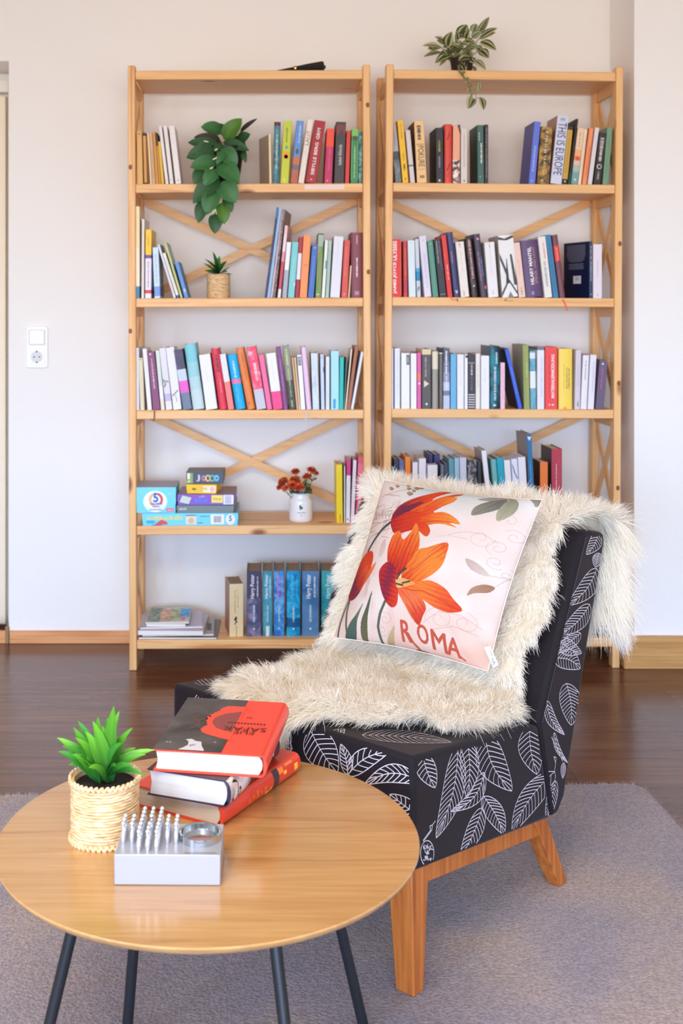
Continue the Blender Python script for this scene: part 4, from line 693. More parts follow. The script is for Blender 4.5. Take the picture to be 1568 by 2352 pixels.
def deco_purple(b, w, h, d):
    b.add([(w*.04, -.001, h*.3), (w*.2, -.001, h*.1), (w*.25, -.001, h*.7), (w*.09, -.001, h*.92)], [(0,1,2,3)], asmat((206, 222, 204)))
    blot(b, w*.38, w*.48, h*.72, h*.92, (180, 150, 240), seed=14); blot(b, w*.31, w*.54, h*.28, h*.6, (90, 130, 246), seed=15)
    rc_(b, w*.6, w*.80, h*.22, h*.95, (248, 226, 110)); blot(b, w*.63, w*.77, h*.5, h*.7, (230, 180, 70), -.001, 16); rc_(b, w*.81, w*.985, h*.08, h*.96, (244, 243, 247)); bars(b, w*.84, w*.95, h*.14, h*.9, (170, 150, 190))
def deco_yellow(b, w, h, d):
    rc_(b, w*.55, w*.97, h*.15, h*.85, (252, 240, 200)); disc_(b, w*.86, h*.5, w*.08, h*.3, (240, 190, 200), -.001); blot(b, w*.2, w*.34, h*.4, h*.62, (90, 70, 40), seed=17); blot(b, w*.42, w*.7, h*.4, h*.7, (226, 200, 120), -.0012, 18)
def deco_dark(b, w, h, d):
    rc_(b, w*.02, w*.18, h*.06, h*.94, (150, 170, 96)); rc_(b, w*.03, w*.10, h*.42, h*.92, (238, 244, 236), -.001); blot(b, w*.03, w*.1, h*.12, h*.32, (226, 236, 210), -.001, 19)
    b.text('J', (w*.27, -.001, h*.22), (w*.1, 0, 0), (0, 0, h*.56), asmat((222, 206, 232)), .03)
    for k, c in enumerate(((150, 100, 110), (246, 196, 158), (150, 196, 140), (60, 176, 226))):
        X = w*(.47+.115*k); disc_(b, X, h*.5, w*.078, h*.29, c, -.001-.0003*k); disc_(b, X, h*.5, w*.03, h*.12, (66, 66, 80), -.0012-.0003*k)
    b.text('O', (w*.44, -.003, h*.32), (w*.07, 0, 0), (0, 0, h*.38), asmat((236, 220, 220))); b.text('G', (w*.55, -.003, h*.32), (w*.07, 0, 0), (0, 0, h*.38), asmat((120, 70, 60))); b.text('G', (w*.665, -.003, h*.32), (w*.07, 0, 0), (0, 0, h*.38), asmat((40, 90, 60))); b.text('O', (w*.78, -.003, h*.32), (w*.07, 0, 0), (0, 0, h*.38), asmat((220, 240, 250)))
_, hA = game_box(L, 1, 0, 326.6, 546.5, 1211, 1182.3, 0.004, 0.225, blue, 'long flat light blue box, lowest of the stacked games', deco=deco_bottom, top=(170, 176, 200))
_, hB = game_box(L, 1, hA+.0008, 312.5, 403.8, 1181.5, 1122.5, 0.005, 0.155, blue, 'tall light blue box with a round number emblem, on the flat box', deco=deco_five, top=(178, 170, 190))  # reflection painted into the lid's grey lavender top
_, hC = game_box(L, 1, hA+.0008, 405.5, 536.8, 1181.5, 1164.5, 0.006, 0.20, (122, 134, 134), 'flat grey green box under the purple one', deco=deco_grey, top=(120, 124, 126), yaw=-1.5)
_, hD = game_box(L, 1, hA+hC+.0020, 407, 538, 1163.8, 1139.5, 0.006, 0.185, (140, 94, 196), 'purple box with a barcode, on the grey green box', deco=deco_purple, top=(164, 140, 150), yaw=-1)
_, hE = game_box(L, 1, hA+hC+hD+.0032, 428, 498, 1134, 1113, 0.022, 0.115, (254, 202, 40), 'yellow box between the purple and the dark box', deco=deco_yellow, top=(252, 206, 60), yaw=-7)
_, hF = game_box(L, 1, hA+hC+hD+hE+.0046, 427.5, 513, 1107, 1080, 0.02, 0.12, (78, 82, 98), 'dark slate box with coloured rings, topmost of the stacked games', deco=deco_dark, top=(130, 132, 142), yaw=-1)

# flower crock
c = L.M @ Vector((on_plane(690.5, 1190, L.Mi, 1, .09).x, .09, ZS[1])); cer = mat((228, 227, 229), 0.18, 0.6)
o = thing('flower_crock', 'white ceramic crock with rust red flowers beside the books', 'vase', Matrix.Translation(c), None)
b = MB(); b.lathe([(0, .0), (.036, .0), (.040, .003), (.0412, .012), (.0412, .066), (.040, .074), (.034, .081), (.0325, .084), (.0325, .094), (.0335, .098), (.0320, .099), (.029, .096), (.029, .085), (.036, .07), (.036, .008), (0, .006)], cer, 48)
ink = mat((40, 84, 70), 0.5); ink2 = mat((110, 130, 122), 0.5)
def on_cyl(x, z, r=.0415): a = x/r; return (r*math.sin(a), -r*math.cos(a), z)
for P, m in (([(-.006, .052), (.000, .046), (.002, .056), (-.002, .064), (-.005, .061)], ink), ([(.000, .046), (.007, .050), (.006, .055), (.002, .054)], ink), ([(-.005, .044), (-.001, .046), (-.004, .050)], ink)):
    q = [on_cyl(x-.0005, z) for x, z in P]; b.add(q, [tuple(range(len(q)))], m)
rr = random.Random(4); x = -.014
while x < .014:
    wd = rr.uniform(.0012, .0028); b.add([on_cyl(x, .0335), on_cyl(x+wd, .0335), on_cyl(x+wd, .0335+rr.uniform(.002, .0035)), on_cyl(x, .036)], [(0,1,2,3)], ink2); x += wd+.0008
b.add([on_cyl(-.002, .024), on_cyl(.004, .0235), on_cyl(.003, .026), on_cyl(-.001, .0265)], [(0,1,2,3)], ink2)
b.build('crock', o, smooth=50)
rust = noise_mat([(.35, (140, 34, 20)), (.5, (186, 62, 28)), (.65, (222, 112, 54))], 90, rough=.6, name='rust_petals'); stemg = mat((52, 84, 52), .6); leafg = noise_mat([(.4, (30, 62, 36)), (.6, (66, 104, 60))], 60, rough=.55, name='flower_leaves')
def flower(b, p, n, r, m, rg):
    n = n.normalized(); t = n.orthogonal().normalized(); bt = n.cross(t)
    for ring, (cnt, rad, el, ln) in enumerate(((12, .25, 1.25, .55), (14, .45, .85, .7), (16, .6, .45, .85), (16, .7, .05, .95), (12, .6, -.4, .8))):
        for k in range(cnt):
            a = 2*math.pi*(k+.5*ring)/cnt + rg.uniform(-.12, .12); d = (t*math.cos(a)+bt*math.sin(a)); dirv = d*math.cos(el)+n*math.sin(el); sd = n.cross(d).normalized()
            q = p + d*r*.12; tip = q + dirv*r*ln*rg.uniform(.9, 1.1) ; mid = q + dirv*r*ln*.6 + n*r*.05
            b.add([q-sd*r*.06, q+sd*r*.06, mid+sd*r*.15, tip+sd*r*.06-n*r*.08, tip-sd*r*.06-n*r*.08, mid-sd*r*.15], [(0,1,2,5), (5,2,3,4)], m)
rg = random.Random(8); stems = MB(); base = c + Vector((0, 0, .08))
FL = [(650, 1107, 12.5, 0), (642, 1118, 8, -.01), (677, 1103, 13, .01), (671, 1114, 12, -.02), (686, 1117, 11, -.025), (678, 1083, 10, .01), (716, 1080, 11, 0), (707, 1093, 8.5, -.01), (725, 1086, 7.5, .015), (654, 1122, 7, -.02), (700, 1096, 6, .01)]
for k, (fx, fy, fr, dy) in enumerate(FL):
    p = at(fx, fy, c.y+dy); b = MB(); n = (p-base)*1.0 + Vector((0, -.05, .03)); flower(b, p - c, n, fr*c.y/F*1.12, rust, rg); b.build('blossom', o, smooth=60)
    q0 = Vector((rg.uniform(-.012, .012), rg.uniform(-.012, .012), .02)); p_ = p - c; stems.tube([q0, q0.lerp(p_, .5)+Vector((0, 0, .012)), p_ - n.normalized()*.004], .0011, stemg, 6)
stems.build('stems', o)
def leaf_geo(b, p, t, wd, nrm, m, fold=.18, bend=.12, n=6, cols=None, cf=None, shape=0.42):
    """one leaf from p to t, full width wd, facing nrm; a ridge of cross sections, folded along the midrib and bent back"""
    p, t = Vector(p), Vector(t); d = t-p; ln = d.length; u = d.normalized(); s = u.cross(Vector(nrm)).normalized(); nn = s.cross(u).normalized()
    v = []; f = []; cx = (-1, -.5, 0, .5, 1)
    for i in range(n+1):
        q = i/n; wq = wd/2*max(.02, q**.5*(1-q)**.74*2.28)
        c0 = p + d*q + nn*bend*ln*4*q*(1-q)*.5 - nn*bend*ln*q*q*.4
        for x in cx:
            v.append(c0 + s*wq*x + nn*fold*wq*abs(x)); 
            if cols is not None: cols.append(cf(q, x))
    k = len(cx)
    for i in range(n):
        for j in range(k-1): f.append((i*k+j, i*k+j+1, (i+1)*k+j+1, (i+1)*k+j))
    b.add(v, f, m)
b = MB()
for k in range(34):
    a = rg.uniform(0, 6.28); e = rg.uniform(.0, .045); q = Vector((.02*math.cos(a), .02*math.sin(a)-.005, .095+e*.6)); a2 = a+rg.uniform(-.6, .6)
    leaf_geo(b, q, q+Vector((math.cos(a2)*.022, math.sin(a2)*.022-.006, rg.uniform(-.008, .018))), .010, (0, -.4, 1), leafg)
for (fx, fy) in ((700, 1106), (712, 1100), (706, 1112), (720, 1102), (698, 1116)):
    q = at(fx, fy, c.y)-c; a = rg.uniform(0, 6.28); leaf_geo(b, q, q+Vector((math.cos(a)*.016, -.006, .008)), .008, (0, -1, .4), leafg); leaf_geo(b, q, q+Vector((-math.cos(a)*.014, -.006, -.004)), .007, (0, -1, .4), leafg)
b.build('foliage', o, smooth=70)

# jute pots
jute = noise_mat([(.3, (196, 158, 110)), (.5, (222, 188, 142)), (.7, (240, 212, 172))], 70, (1, 1, 3), .85, .15, name='jute_rope'); soil = noise_mat([(.4, (20, 17, 20)), (.6, (42, 38, 42))], 160, rough=.9, name='potting_soil', bump=.8)
def jute_pot(o, rad, hgt, turns, braid=False):
    rt = hgt/turns/2*.93; core = MB(); core.lathe([(0, 0), (rad-rt, 0), (rad-rt, hgt-.002), (rad-rt-.004, hgt-.002), (rad-rt-.004, hgt*.86), (0, hgt*.86)], jute, 40); core.build('pot_core', o, smooth=40)
    b = MB(); pts = []; nseg = 44 if turns < 20 else 30; rg2 = random.Random(5)
    for i in range(int((turns-1)*nseg)+1):
        a = 2*math.pi*i/nseg; z = rt + (hgt-2*rt)*i/((turns-1)*nseg); rj = rad-rt+rg2.uniform(-.4, .4)*rt; pts.append((rj*math.cos(a), rj*math.sin(a), z + rg2.uniform(-.45, .45)*rt))
    b.tube(pts, rt*1.12, jute, 6); b.build('rope_winding', o, smooth=80)
    if braid:
        for zz in (rt*1.4, hgt-rt*0.6):
            b = MB(); n = 40
            for k in range(n):
                for s in (-1, 1):
                    a = 2*math.pi*(k+.25*s)/n; d = Vector((math.cos(a), math.sin(a), 0)); tg = Vector((-math.sin(a), math.cos(a), 0)); cc = d*(rad+.0006) + Vector((0, 0, zz+s*.0016)); ax = (tg*.75+Vector((0, 0, s*.6))).normalized()
                    b.tube([cc-ax*.0044, cc-ax*.0025, cc, cc+ax*.0025, cc+ax*.0044], [.0008, .0026, .0031, .0026, .0008], jute, 7)
            b.build('braided_rim', o, smooth=70)
    b = MB(); b.lathe([(rad-rt*2-.003, hgt*.885), (rad*.5, hgt*.90), (0, hgt*.91)], soil, 32); b.build('soil', o, smooth=60)
Y0 = 4.075; c = at(501.5, 684, Y0); c.z = ZS[3] + .0005; o = thing('potted_succulent', 'small green spiky plant in a rope wound pot on second row', 'plant', Matrix.Translation(c))
jute_pot(o, 27*Y0/F, 56*Y0/F, 17)
vg = lambda base, tip: (lambda q, x: tuple(np.array(rgb(base))*(1-q) + np.array(rgb(tip))*q))
green_attr = attr_mat('plant_leaf', .45, .4, .18)
tips = [(490, 577), (471.5, 593), (503.5, 587), (519.6, 598), (468, 603), (470, 620), (528, 612), (535, 629), (506, 603), (482, 600), (512, 608), (478, 612), (497, 595), (522, 622), (486, 615), (495, 608)]
b = MB(); cols = []; ctr = Vector((0, 0, .082))
for k, (tx, ty) in enumerate(tips):
    dpt = -.03 if k > 7 else rg.uniform(-.025, .03); t = at(tx, ty, Y0+dpt)-c; thin = k in (6, 7)
    leaf_geo(b, ctr+Vector((rg.uniform(-.006, .006), rg.uniform(-.008, .004), 0)), t, .007 if thin else rg.uniform(.017, .024), (t-ctr).cross(Vector((0, 0, 1))).cross(t-ctr) + Vector((0, -.3, .2))*.01, green_attr, cols=cols, cf=vg((34, 92, 40), (66, 140, 58)) if k % 3 else vg((28, 74, 34), (50, 118, 52)), bend=.14)
b.build('foliage', o, smooth=70, cols=cols)

# trailing plant in a black pot
blackp = mat((22, 20, 22), .45, .4); Yp = 4.105; c = at(516, 421, Yp); c.z = (L.M @ Vector((.32, .1, ZS[4]))).z + .0006
o = thing('trailing_plant', 'trailing plant with big dark green leaves in a black pot', 'plant', Matrix.Translation(c))
b = MB(); b.lathe([(0, 0), (.047, 0), (.049, .002), (.066, .125), (.070, .127), (.070, .137), (.066, .137), (.064, .120), (0, .118)], blackp, 36); b.build('pot', o, smooth=40)
b = MB(); b.lathe([(.064, .121), (.03, .124), (0, .125)], soil, 24); b.build('soil', o)
TL = [((700,330),(330,235),215,4.12,0),((740,480),(1050,90),245,4.09,2),((1030,340),(1330,90),70,4.13,3),((1000,500),(1205,370),170,4.12,1),((690,520),(200,420),170,4.10,3),((620,600),(95,515),190,4.07,1),((580,660),(60,790),250,4.03,1),((600,870),(130,960),230,3.995,0),((600,780),(140,800),150,4.01,1),((740,690),(610,915),130,3.99,0),((690,650),(975,925),255,4.0,0),((640,920),(1015,1245),300,3.985,0),((600,1010),(380,1300),215,3.98,0),((390,1020),(190,1265),210,3.985,1),((650,1150),(175,1610),270,3.98,1),((700,1230),(955,1605),300,3.972,0),((560,1390),(430,1820),265,3.965,0),((400,1570),(270,1970),200,3.972,1),((700,1610),(745,1995),205,3.965,2),((585,1815),(575,2165),200,3.96,1),((770,1510),(880,1775),160,3.975,1),((720,520),(1190,660),160,4.06,1),((1040,600),(1135,890),100,4.08,1),((640,560),(220,600),160,4.06,1),((700,560),(560,690),120,4.02,1),((660,460),(240,480),150,4.14,1),((860,470),(1130,560),140,4.15,1),((800,420),(600,180),160,4.16,1),((660,1290),(780,1500),160,3.975,1)]
b = MB(); cols = []; pal = [((46, 94, 50), (66, 122, 66)), ((34, 72, 40), (52, 96, 54)), ((52, 92, 26), (84, 132, 40)), ((44, 44, 32), (60, 54, 40))]
for (bp, tp, wd, Y, pk) in TL:
    px = lambda q: (420+q[0]/7.84, 260+q[1]/7.84); p = at(*px(bp), Y+.012)-c; t = at(*px(tp), Y-.008)-c; a_, z_ = pal[pk]
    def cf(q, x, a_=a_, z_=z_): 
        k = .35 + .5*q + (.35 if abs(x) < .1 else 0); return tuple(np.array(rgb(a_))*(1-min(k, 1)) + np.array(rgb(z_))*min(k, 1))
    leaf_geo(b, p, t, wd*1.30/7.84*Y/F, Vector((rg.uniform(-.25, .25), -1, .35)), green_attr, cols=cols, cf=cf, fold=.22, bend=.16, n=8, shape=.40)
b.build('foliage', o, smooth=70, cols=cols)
b = MB(); P = lambda x, y, Y: at(420+x/7.84, 260+y/7.84, Y)-c
b.tube([Vector((0, 0, .115)), P(690, 520, 4.05), P(620, 700, 4.0), P(610, 950, 3.995), P(640, 1150, 3.99), P(620, 1400, 3.98), P(590, 1650, 3.975), P(580, 1830, 3.97)], .0022, mat((70, 84, 46), .6), 7); b.build('stem', o)
b = MB(); cr = mat((214, 206, 170), .6)
for (x, y, x2, y2, Y) in ((370, 500, 470, 520, 4.03), (570, 670, 630, 640, 3.985), (530, 840, 620, 795, 3.975), (480, 1005, 550, 970, 3.97), (575, 1710, 600, 1810, 3.955), (560, 1740, 530, 1800, 3.955)):
    leaf_geo(b, P(x, y, Y), P(x2, y2, Y), .0045, (0, -1, 0), cr)
b.build('pale_sheaths', o, smooth=60)

# striped plant on top of the right bookcase
loc = on_plane(1060, 170, RC.Mi, 1, .075); loc.z = ZS[5] + .0006; c = RC.M @ loc; Yp = c.y
o = thing('striped_plant', 'striped green and cream plant in a dark pot on top of the right bookcase', 'plant', Matrix.Translation(c))
b = MB(); b.lathe([(0, 0), (.033, 0), (.034, .002), (.040, .045), (.042, .047), (.042, .052), (.039, .052), (.038, .04), (0, .04)], mat((44, 32, 32), .5), 32); b.build('pot', o, smooth=40)
UL = [((440,660),(80,615),110),((430,740),(100,830),80),((520,570),(310,450),95),((530,600),(350,510),90),((560,640),(640,350),180),((740,480),(930,220),190),((1040,390),(1100,200),170),((1130,420),(1350,70),110),((1180,470),(1500,285),110),((1150,500),(1470,370),115),((1170,540),(1480,705),150),((1160,700),(1340,855),150),((1060,900),(1285,1078),115),((620,790),(320,950),160),((720,850),(550,880),120),((980,720),(790,800),95),((990,850),(760,905),165),((1020,940),(890,1085),160),((760,620),(700,490),95),((640,690),(720,790),85),((840,560),(1050,560),145),((900,640),(1185,660),100),((450,640),(240,700),80),((1050,1000),(1090,1135),60),((560,840),(400,1000),60),((740,520),(720,330),110),((900,500),(980,300),130),((1010,470),(1200,350),130),((1230,350),(1300,180),80),((650,760),(500,740),100),((820,700),(640,600),120),((880,780),(1040,700),120),((1090,620),(1210,760),110),((780,860),(700,980),90),((930,860),(1090,960),110)]
VL = [((1010,1550),(945,1825),95),((1085,1620),(970,1810),95),((1170,1590),(1240,1840),120),((1180,1300),(1140,1510),90),((860,1180),(800,1120),60),((900,1260),(970,1230),50),((930,1310),(890,1340),50),((960,1390),(1030,1360),60),((975,1430),(950,1520),60),((1000,1480),(1050,1540),60),((830,1110),(890,1150),60)]
for k in range(26):
    a = rg.uniform(0, 6.28); x, y = 800+rg.gauss(0, 230), 700+rg.gauss(0, 120); UL.append(((x, y), (x+170*math.cos(a), y+120*math.sin(a)), rg.uniform(85, 140)))
b = MB(); cols = []; striped = attr_mat('striped_leaf', .5, .35, .15)
GRN, CRM = np.array(rgb((58, 72, 40))), np.array(rgb((208, 200, 140))); GR2 = np.array(rgb((104, 120, 92)))
def stripe_leaf(bp, tp, wd, Y0_, Y1_, k):
    g = GRN if k % 3 else GR2; side = k % 2
    p = at(960+bp[0]/8.25, 30+bp[1]/8.25, Y0_)-c; t = at(960+tp[0]/8.25, 30+tp[1]/8.25, Y1_)-c
    u = (t-p).normalized(); nr = Vector((rg.uniform(-.4, .4), -1, .5)); s = u.cross(nr).normalized(); nn = s.cross(u); n = 7; ln = (t-p).length; W_ = wd*1.22/8.25*Yp/F; v = []; f = []; xs = [-1, -.72, -.55, -.2, 0, .2, .55, .72, 1]
    for i in range(n+1):
        q = i/n; wq = W_/2*(math.sin(math.pi*q**.8)**.8 if 0 < q < 1 else .03); c0 = p+(t-p)*q + nn*ln*(.10*math.sin(math.pi*q))
        for x in xs:
            v.append(c0+s*wq*x+nn*.25*wq*abs(x)); st = (.3 < abs(x) < .6) if side else (.5 < x < .8 or -.6 < x < -.3); cols.append(tuple(CRM if st else g))
    m = len(xs)
    for i in range(n):
        for j in range(m-1): f.append((i*m+j, i*m+j+1, (i+1)*m+j+1, (i+1)*m+j))
    b.add(v, f, striped)
for k, (bp, tp, wd) in enumerate(UL):
    dy = rg.uniform(-.05, .05); stripe_leaf(bp, tp, wd, Yp-.02+dy*.4, Yp-.03+dy, k)
for k, (bp, tp, wd) in enumerate(VL): stripe_leaf(bp, tp, wd, Yp-.095, Yp-.10, k)
b.build('foliage', o, smooth=60, cols=cols)
b = MB(); P = lambda x, y, Y: at(960+x/8.25, 30+y/8.25, Y)-c; sg = mat((128, 124, 70), .6)
b.tube([Vector((0, 0, .04)), P(760, 1010, Yp-.06), P(790, 1110, Yp-.09), P(870, 1220, Yp-.093), P(950, 1360, Yp-.094), P(1000, 1480, Yp-.095), P(1020, 1560, Yp-.095)], .0034, sg, 7)
b.tube([P(1000, 1480, Yp-.094), P(1090, 1540, Yp-.095), P(1100, 1620, Yp-.095), P(1180, 1600, Yp-.096)], .0012, sg, 6); b.tube([P(960, 1330, Yp-.093), P(1080, 1290, Yp-.094), P(1170, 1300, Yp-.095)], .0010, sg, 6)
for (x, y, x2, y2) in ((820, 960, 560, 640), (820, 960, 740, 480), (840, 960, 1040, 420), (860, 960, 1150, 480), (860, 980, 1160, 700), (800, 960, 620, 790), (860, 990, 1060, 900), (800, 960, 440, 660)):
    b.tube([Vector((rg.uniform(-.015, .015), rg.uniform(-.015, .015), .04)), P((x+x2)/2, (y+y2)/2-20, Yp-.015), P(x2, y2, Yp-.02)], .0016, sg, 6)
b.build('stems', o)

# folded black umbrella on the left bookcase
c0 = at(624, 158, 4.06); c0.z = ZS[5]+.008; c1 = at(744, 150, 4.06); c1.z = ZS[5]+.0245
o = thing('folded_umbrella', 'folded black umbrella lying on top of the left bookcase', 'umbrella', Matrix.Translation(c0)); d = c1-c0; n = d.normalized(); s = n.orthogonal().normalized(); t_ = n.cross(s); b = MB(); v = []; f = []; K = 16
for i, (q, rr_) in enumerate(((0, .0012), (.15, .0045), (.4, .0095), (.7, .0165), (.96, .0205), (1.0, .0180))):
    for k in range(K): a = 2*math.pi*k/K; rj = rr_*(1 if k % 2 else .72); v.append(d*q + (s*math.cos(a)+t_*math.sin(a))*rj)
for i in range(5):
    for k in range(K): f.append((i*K+k, i*K+(k+1) % K, (i+1)*K+(k+1) % K, (i+1)*K+k))
f.append(tuple(5*K+k for k in range(K))); b.add(v, f, mat((28, 25, 24), .6)); b.build('canopy', o, smooth=30)
b = MB(); b.tube([d*.43, d*.47], .0125, mat((30, 24, 20), .5), 14); b.lathe([(0, 0), (.0045, 0), (.005, .002), (.0035, .004), (0, .0045)], mat((232, 178, 70), .25, .5, 1.0), 14, M=Matrix.Translation(d*.45+Vector((0, -.0122, .003))) @ Matrix.Rotation(R(90), 4, 'X')); b.build('clasp', o)
b = MB(); b.tube([d*1.0-n*.004, d*1.03], .006, mat((70, 60, 56), .4), 12); b.build('handle', o)

# magazines on the bottom shelf
def magazine(label, pts, z, th, col, yaw, deco=None, pg=PAGEW, x=0, y=0, w=.2, d=.25):
    M = L.M @ Matrix.Translation((x, y, ZS[0]+z)) @ Matrix.Rotation(R(yaw), 4, 'Z'); o = thing('magazine', label, 'magazine', M, 'magazines lying on the bottom shelf')
    b = MB(); b.box(0, w, 0, d, th-.0006, th, asmat(col)); b.box(0, w, 0, d, 0, .0006, asmat(col)); b.box(-.0005, 0, 0, d, 0, th, asmat(col))
    if deco: deco(b, w, d, th+.0004)
    b.build('cover', o)
    b = MB(); b.box(0.0002, w-.001, .001, d-.001, .0007, th-.0007, pg); b.build('page_block', o)
xl = lambda px, off: on_plane(px, 1460, L.Mi, 1, off).x
def tophalf(b, w, d, z):
    for (a, b_, c_, e, col) in ((.02, .3, .02, .98, (120, 140, 130)), (.3, .55, .1, .9, (196, 160, 130)), (.3, .98, .9, .98, (150, 190, 210)), (.55, .75, .1, .9, (150, 166, 120)), (.75, .98, .3, .9, (70, 150, 220)), (.55, .98, .02, .1, (226, 220, 210)), (.78, .9, .1, .3, (220, 120, 110))):
        b.add([(w*a, d*c_, z), (w*b_, d*c_, z), (w*b_, d*e, z), (w*a, d*e, z)], [(0,1,2,3)], noise_mat([(.4, col), (.6, tuple(min(255, v+50) for v in col))], 60))
magazine('dark edged magazine, lowest of the pile on the bottom row', None, .0004, .006, (126, 118, 112), -1, x=xl(318, .012), y=.012, w=.268, d=.235)
magazine('grey magazine with a dark picture at its right edge, second lowest of the pile', None, .0068, .006, (190, 184, 182), 2, lambda b, w, d, z: b.add([(w*.9, d*.2, z), (w*.96, d*.2, z), (w*.96, d*.6, z), (w*.9, d*.6, z)], [(0,1,2,3)], asmat((90, 88, 92))), x=xl(327, .02), y=.020, w=.245, d=.225)
magazine('thick pale lilac catalogue in the middle of the magazine pile', None, .0132, .016, (206, 202, 226), -2, x=xl(316, .014), y=.016, w=.225, d=.215)
magazine('lilac white brochure lying crooked near the top of the magazine pile', None, .0296, .005, (214, 210, 230), 4, x=xl(322, .03), y=.03, w=.215, d=.205)
magazine('small pale brochure under the colourful one', None, .0350, .010, (196, 198, 222), -1, x=xl(336, .035), y=.04, w=.135, d=.18)
magazine('small colourful picture brochure on top of the magazine pile', None, .0454, .005, (224, 222, 214), 1, tophalf, x=xl(334, .035), y=.04, w=.15, d=.2)
# dark box at the right end of the bottom shelf
p0 = on_plane(1335, 1468, RC.Mi, 1, .03); p1 = on_plane(1398, 1468, RC.Mi, 1, .03)
o = thing('storage_box', 'black box on the bottom row of the right bookcase, behind the hanging sheepskin', 'box', RC.M @ Matrix.Translation((p0.x, .03, ZS[0]+.0006)))
b = MB(); b.box(0, p1.x-p0.x, 0, .2, 0, .052, mat((36, 34, 38), .5)); b.build('body', o, bevel=.003); b = MB(); b.box(-.001, p1.x-p0.x+.001, -.001, .201, .050, .064, mat((44, 42, 46), .45)); b.build('lid', o, bevel=.003)
# ================================================================ round table and what stands on it
TZ, TR, TC = 0.403, 0.335, Vector((-0.0976, 1.876, 0))
def table_mat():
    m, t, p = new_mat('oak_veneer'); N = t.nodes.new; Lk = t.links.new
    tc = N('ShaderNodeTexCoord'); mp = N('ShaderNodeMapping'); mp.inputs['Rotation'].default_value = (0, 0, R(-24)); mp.inputs['Scale'].default_value = (1.1, 15, 1)
    n = N('ShaderNodeTexNoise'); n.inputs['Scale'].default_value = 2.6; n.inputs['Detail'].default_value = 7; n.inputs['Distortion'].default_value = 0.5
    rp = N('ShaderNodeValToRGB'); e = rp.color_ramp.elements; e.new(0.45); e.new(0.6)
    for k, (pos, c) in enumerate([(0.25, (155, 109, 59)), (0.42, (177, 132, 78)), (0.58, (187, 144, 89)), (0.75, (168, 121, 69))]): e[k].position = pos; e[k].color = (*rgb(c), 1)
    m2 = N('ShaderNodeMapping'); m2.inputs['Rotation'].default_value = (0, 0, R(-24)); m2.inputs['Scale'].default_value = (3, 150, 1); n2 = N('ShaderNodeTexNoise'); n2.inputs['Scale'].default_value = 2; n2.inputs['Detail'].default_value = 2
    r2 = N('ShaderNodeMapRange'); r2.inputs[1].default_value = .35; r2.inputs[2].default_value = .65; r2.inputs[3].default_value = .90; r2.inputs[4].default_value = 1.05
    mu = N('ShaderNodeMix'); mu.data_type = 'RGBA'; mu.blend_type = 'MULTIPLY'; mu.inputs[0].default_value = 1
    Lk(tc.outputs['Object'], mp.inputs[0]); Lk(mp.outputs[0], n.inputs['Vector']); Lk(n.outputs[0], rp.inputs[0]); Lk(tc.outputs['Object'], m2.inputs[0]); Lk(m2.outputs[0], n2.inputs['Vector']); Lk(n2.outputs[0], r2.inputs[0]); Lk(rp.outputs[0], mu.inputs[6]); Lk(r2.outputs[0], mu.inputs[7]); Lk(mu.outputs[2], p.inputs['Base Color'])
    p.inputs['Roughness'].default_value = .26; p.inputs['Specular IOR Level'].default_value = .6; p.inputs['Coat Weight'].default_value = .8; p.inputs['Coat Roughness'].default_value = .16; return m
o = thing('coffee_table', 'round oak topped coffee table on four thin black legs', 'table', Matrix.Translation(TC))
b = MB(); b.lathe([(0, TZ-.016), (TR-.016, TZ-.016), (TR-.004, TZ-.010), (TR-.0005, TZ-.004), (TR, TZ-.002), (TR-.0012, TZ), (0, TZ)], table_mat(), 128); b.build('tabletop', o, smooth=40)
steel = mat((28, 30, 34), .42, .4)
for a, ra, rb_ in ((27, .195, .29), (147, .135, .172), (200, .195, .29), (300, .195, .29)):
    u = Vector((math.cos(R(a)), math.sin(R(a)), 0)); b = MB(); b.tube([u*ra+Vector((0, 0, TZ-.0162)), u*rb_+Vector((0, 0, RUG_Z+.0005))], .0092, steel, 18)
    b.tube([u*(ra-.002)+Vector((0, 0, TZ-.0165)), u*(ra-.002)+Vector((0, 0, TZ-.020))], .024, steel, 20); b.build('leg', o, smooth=50)

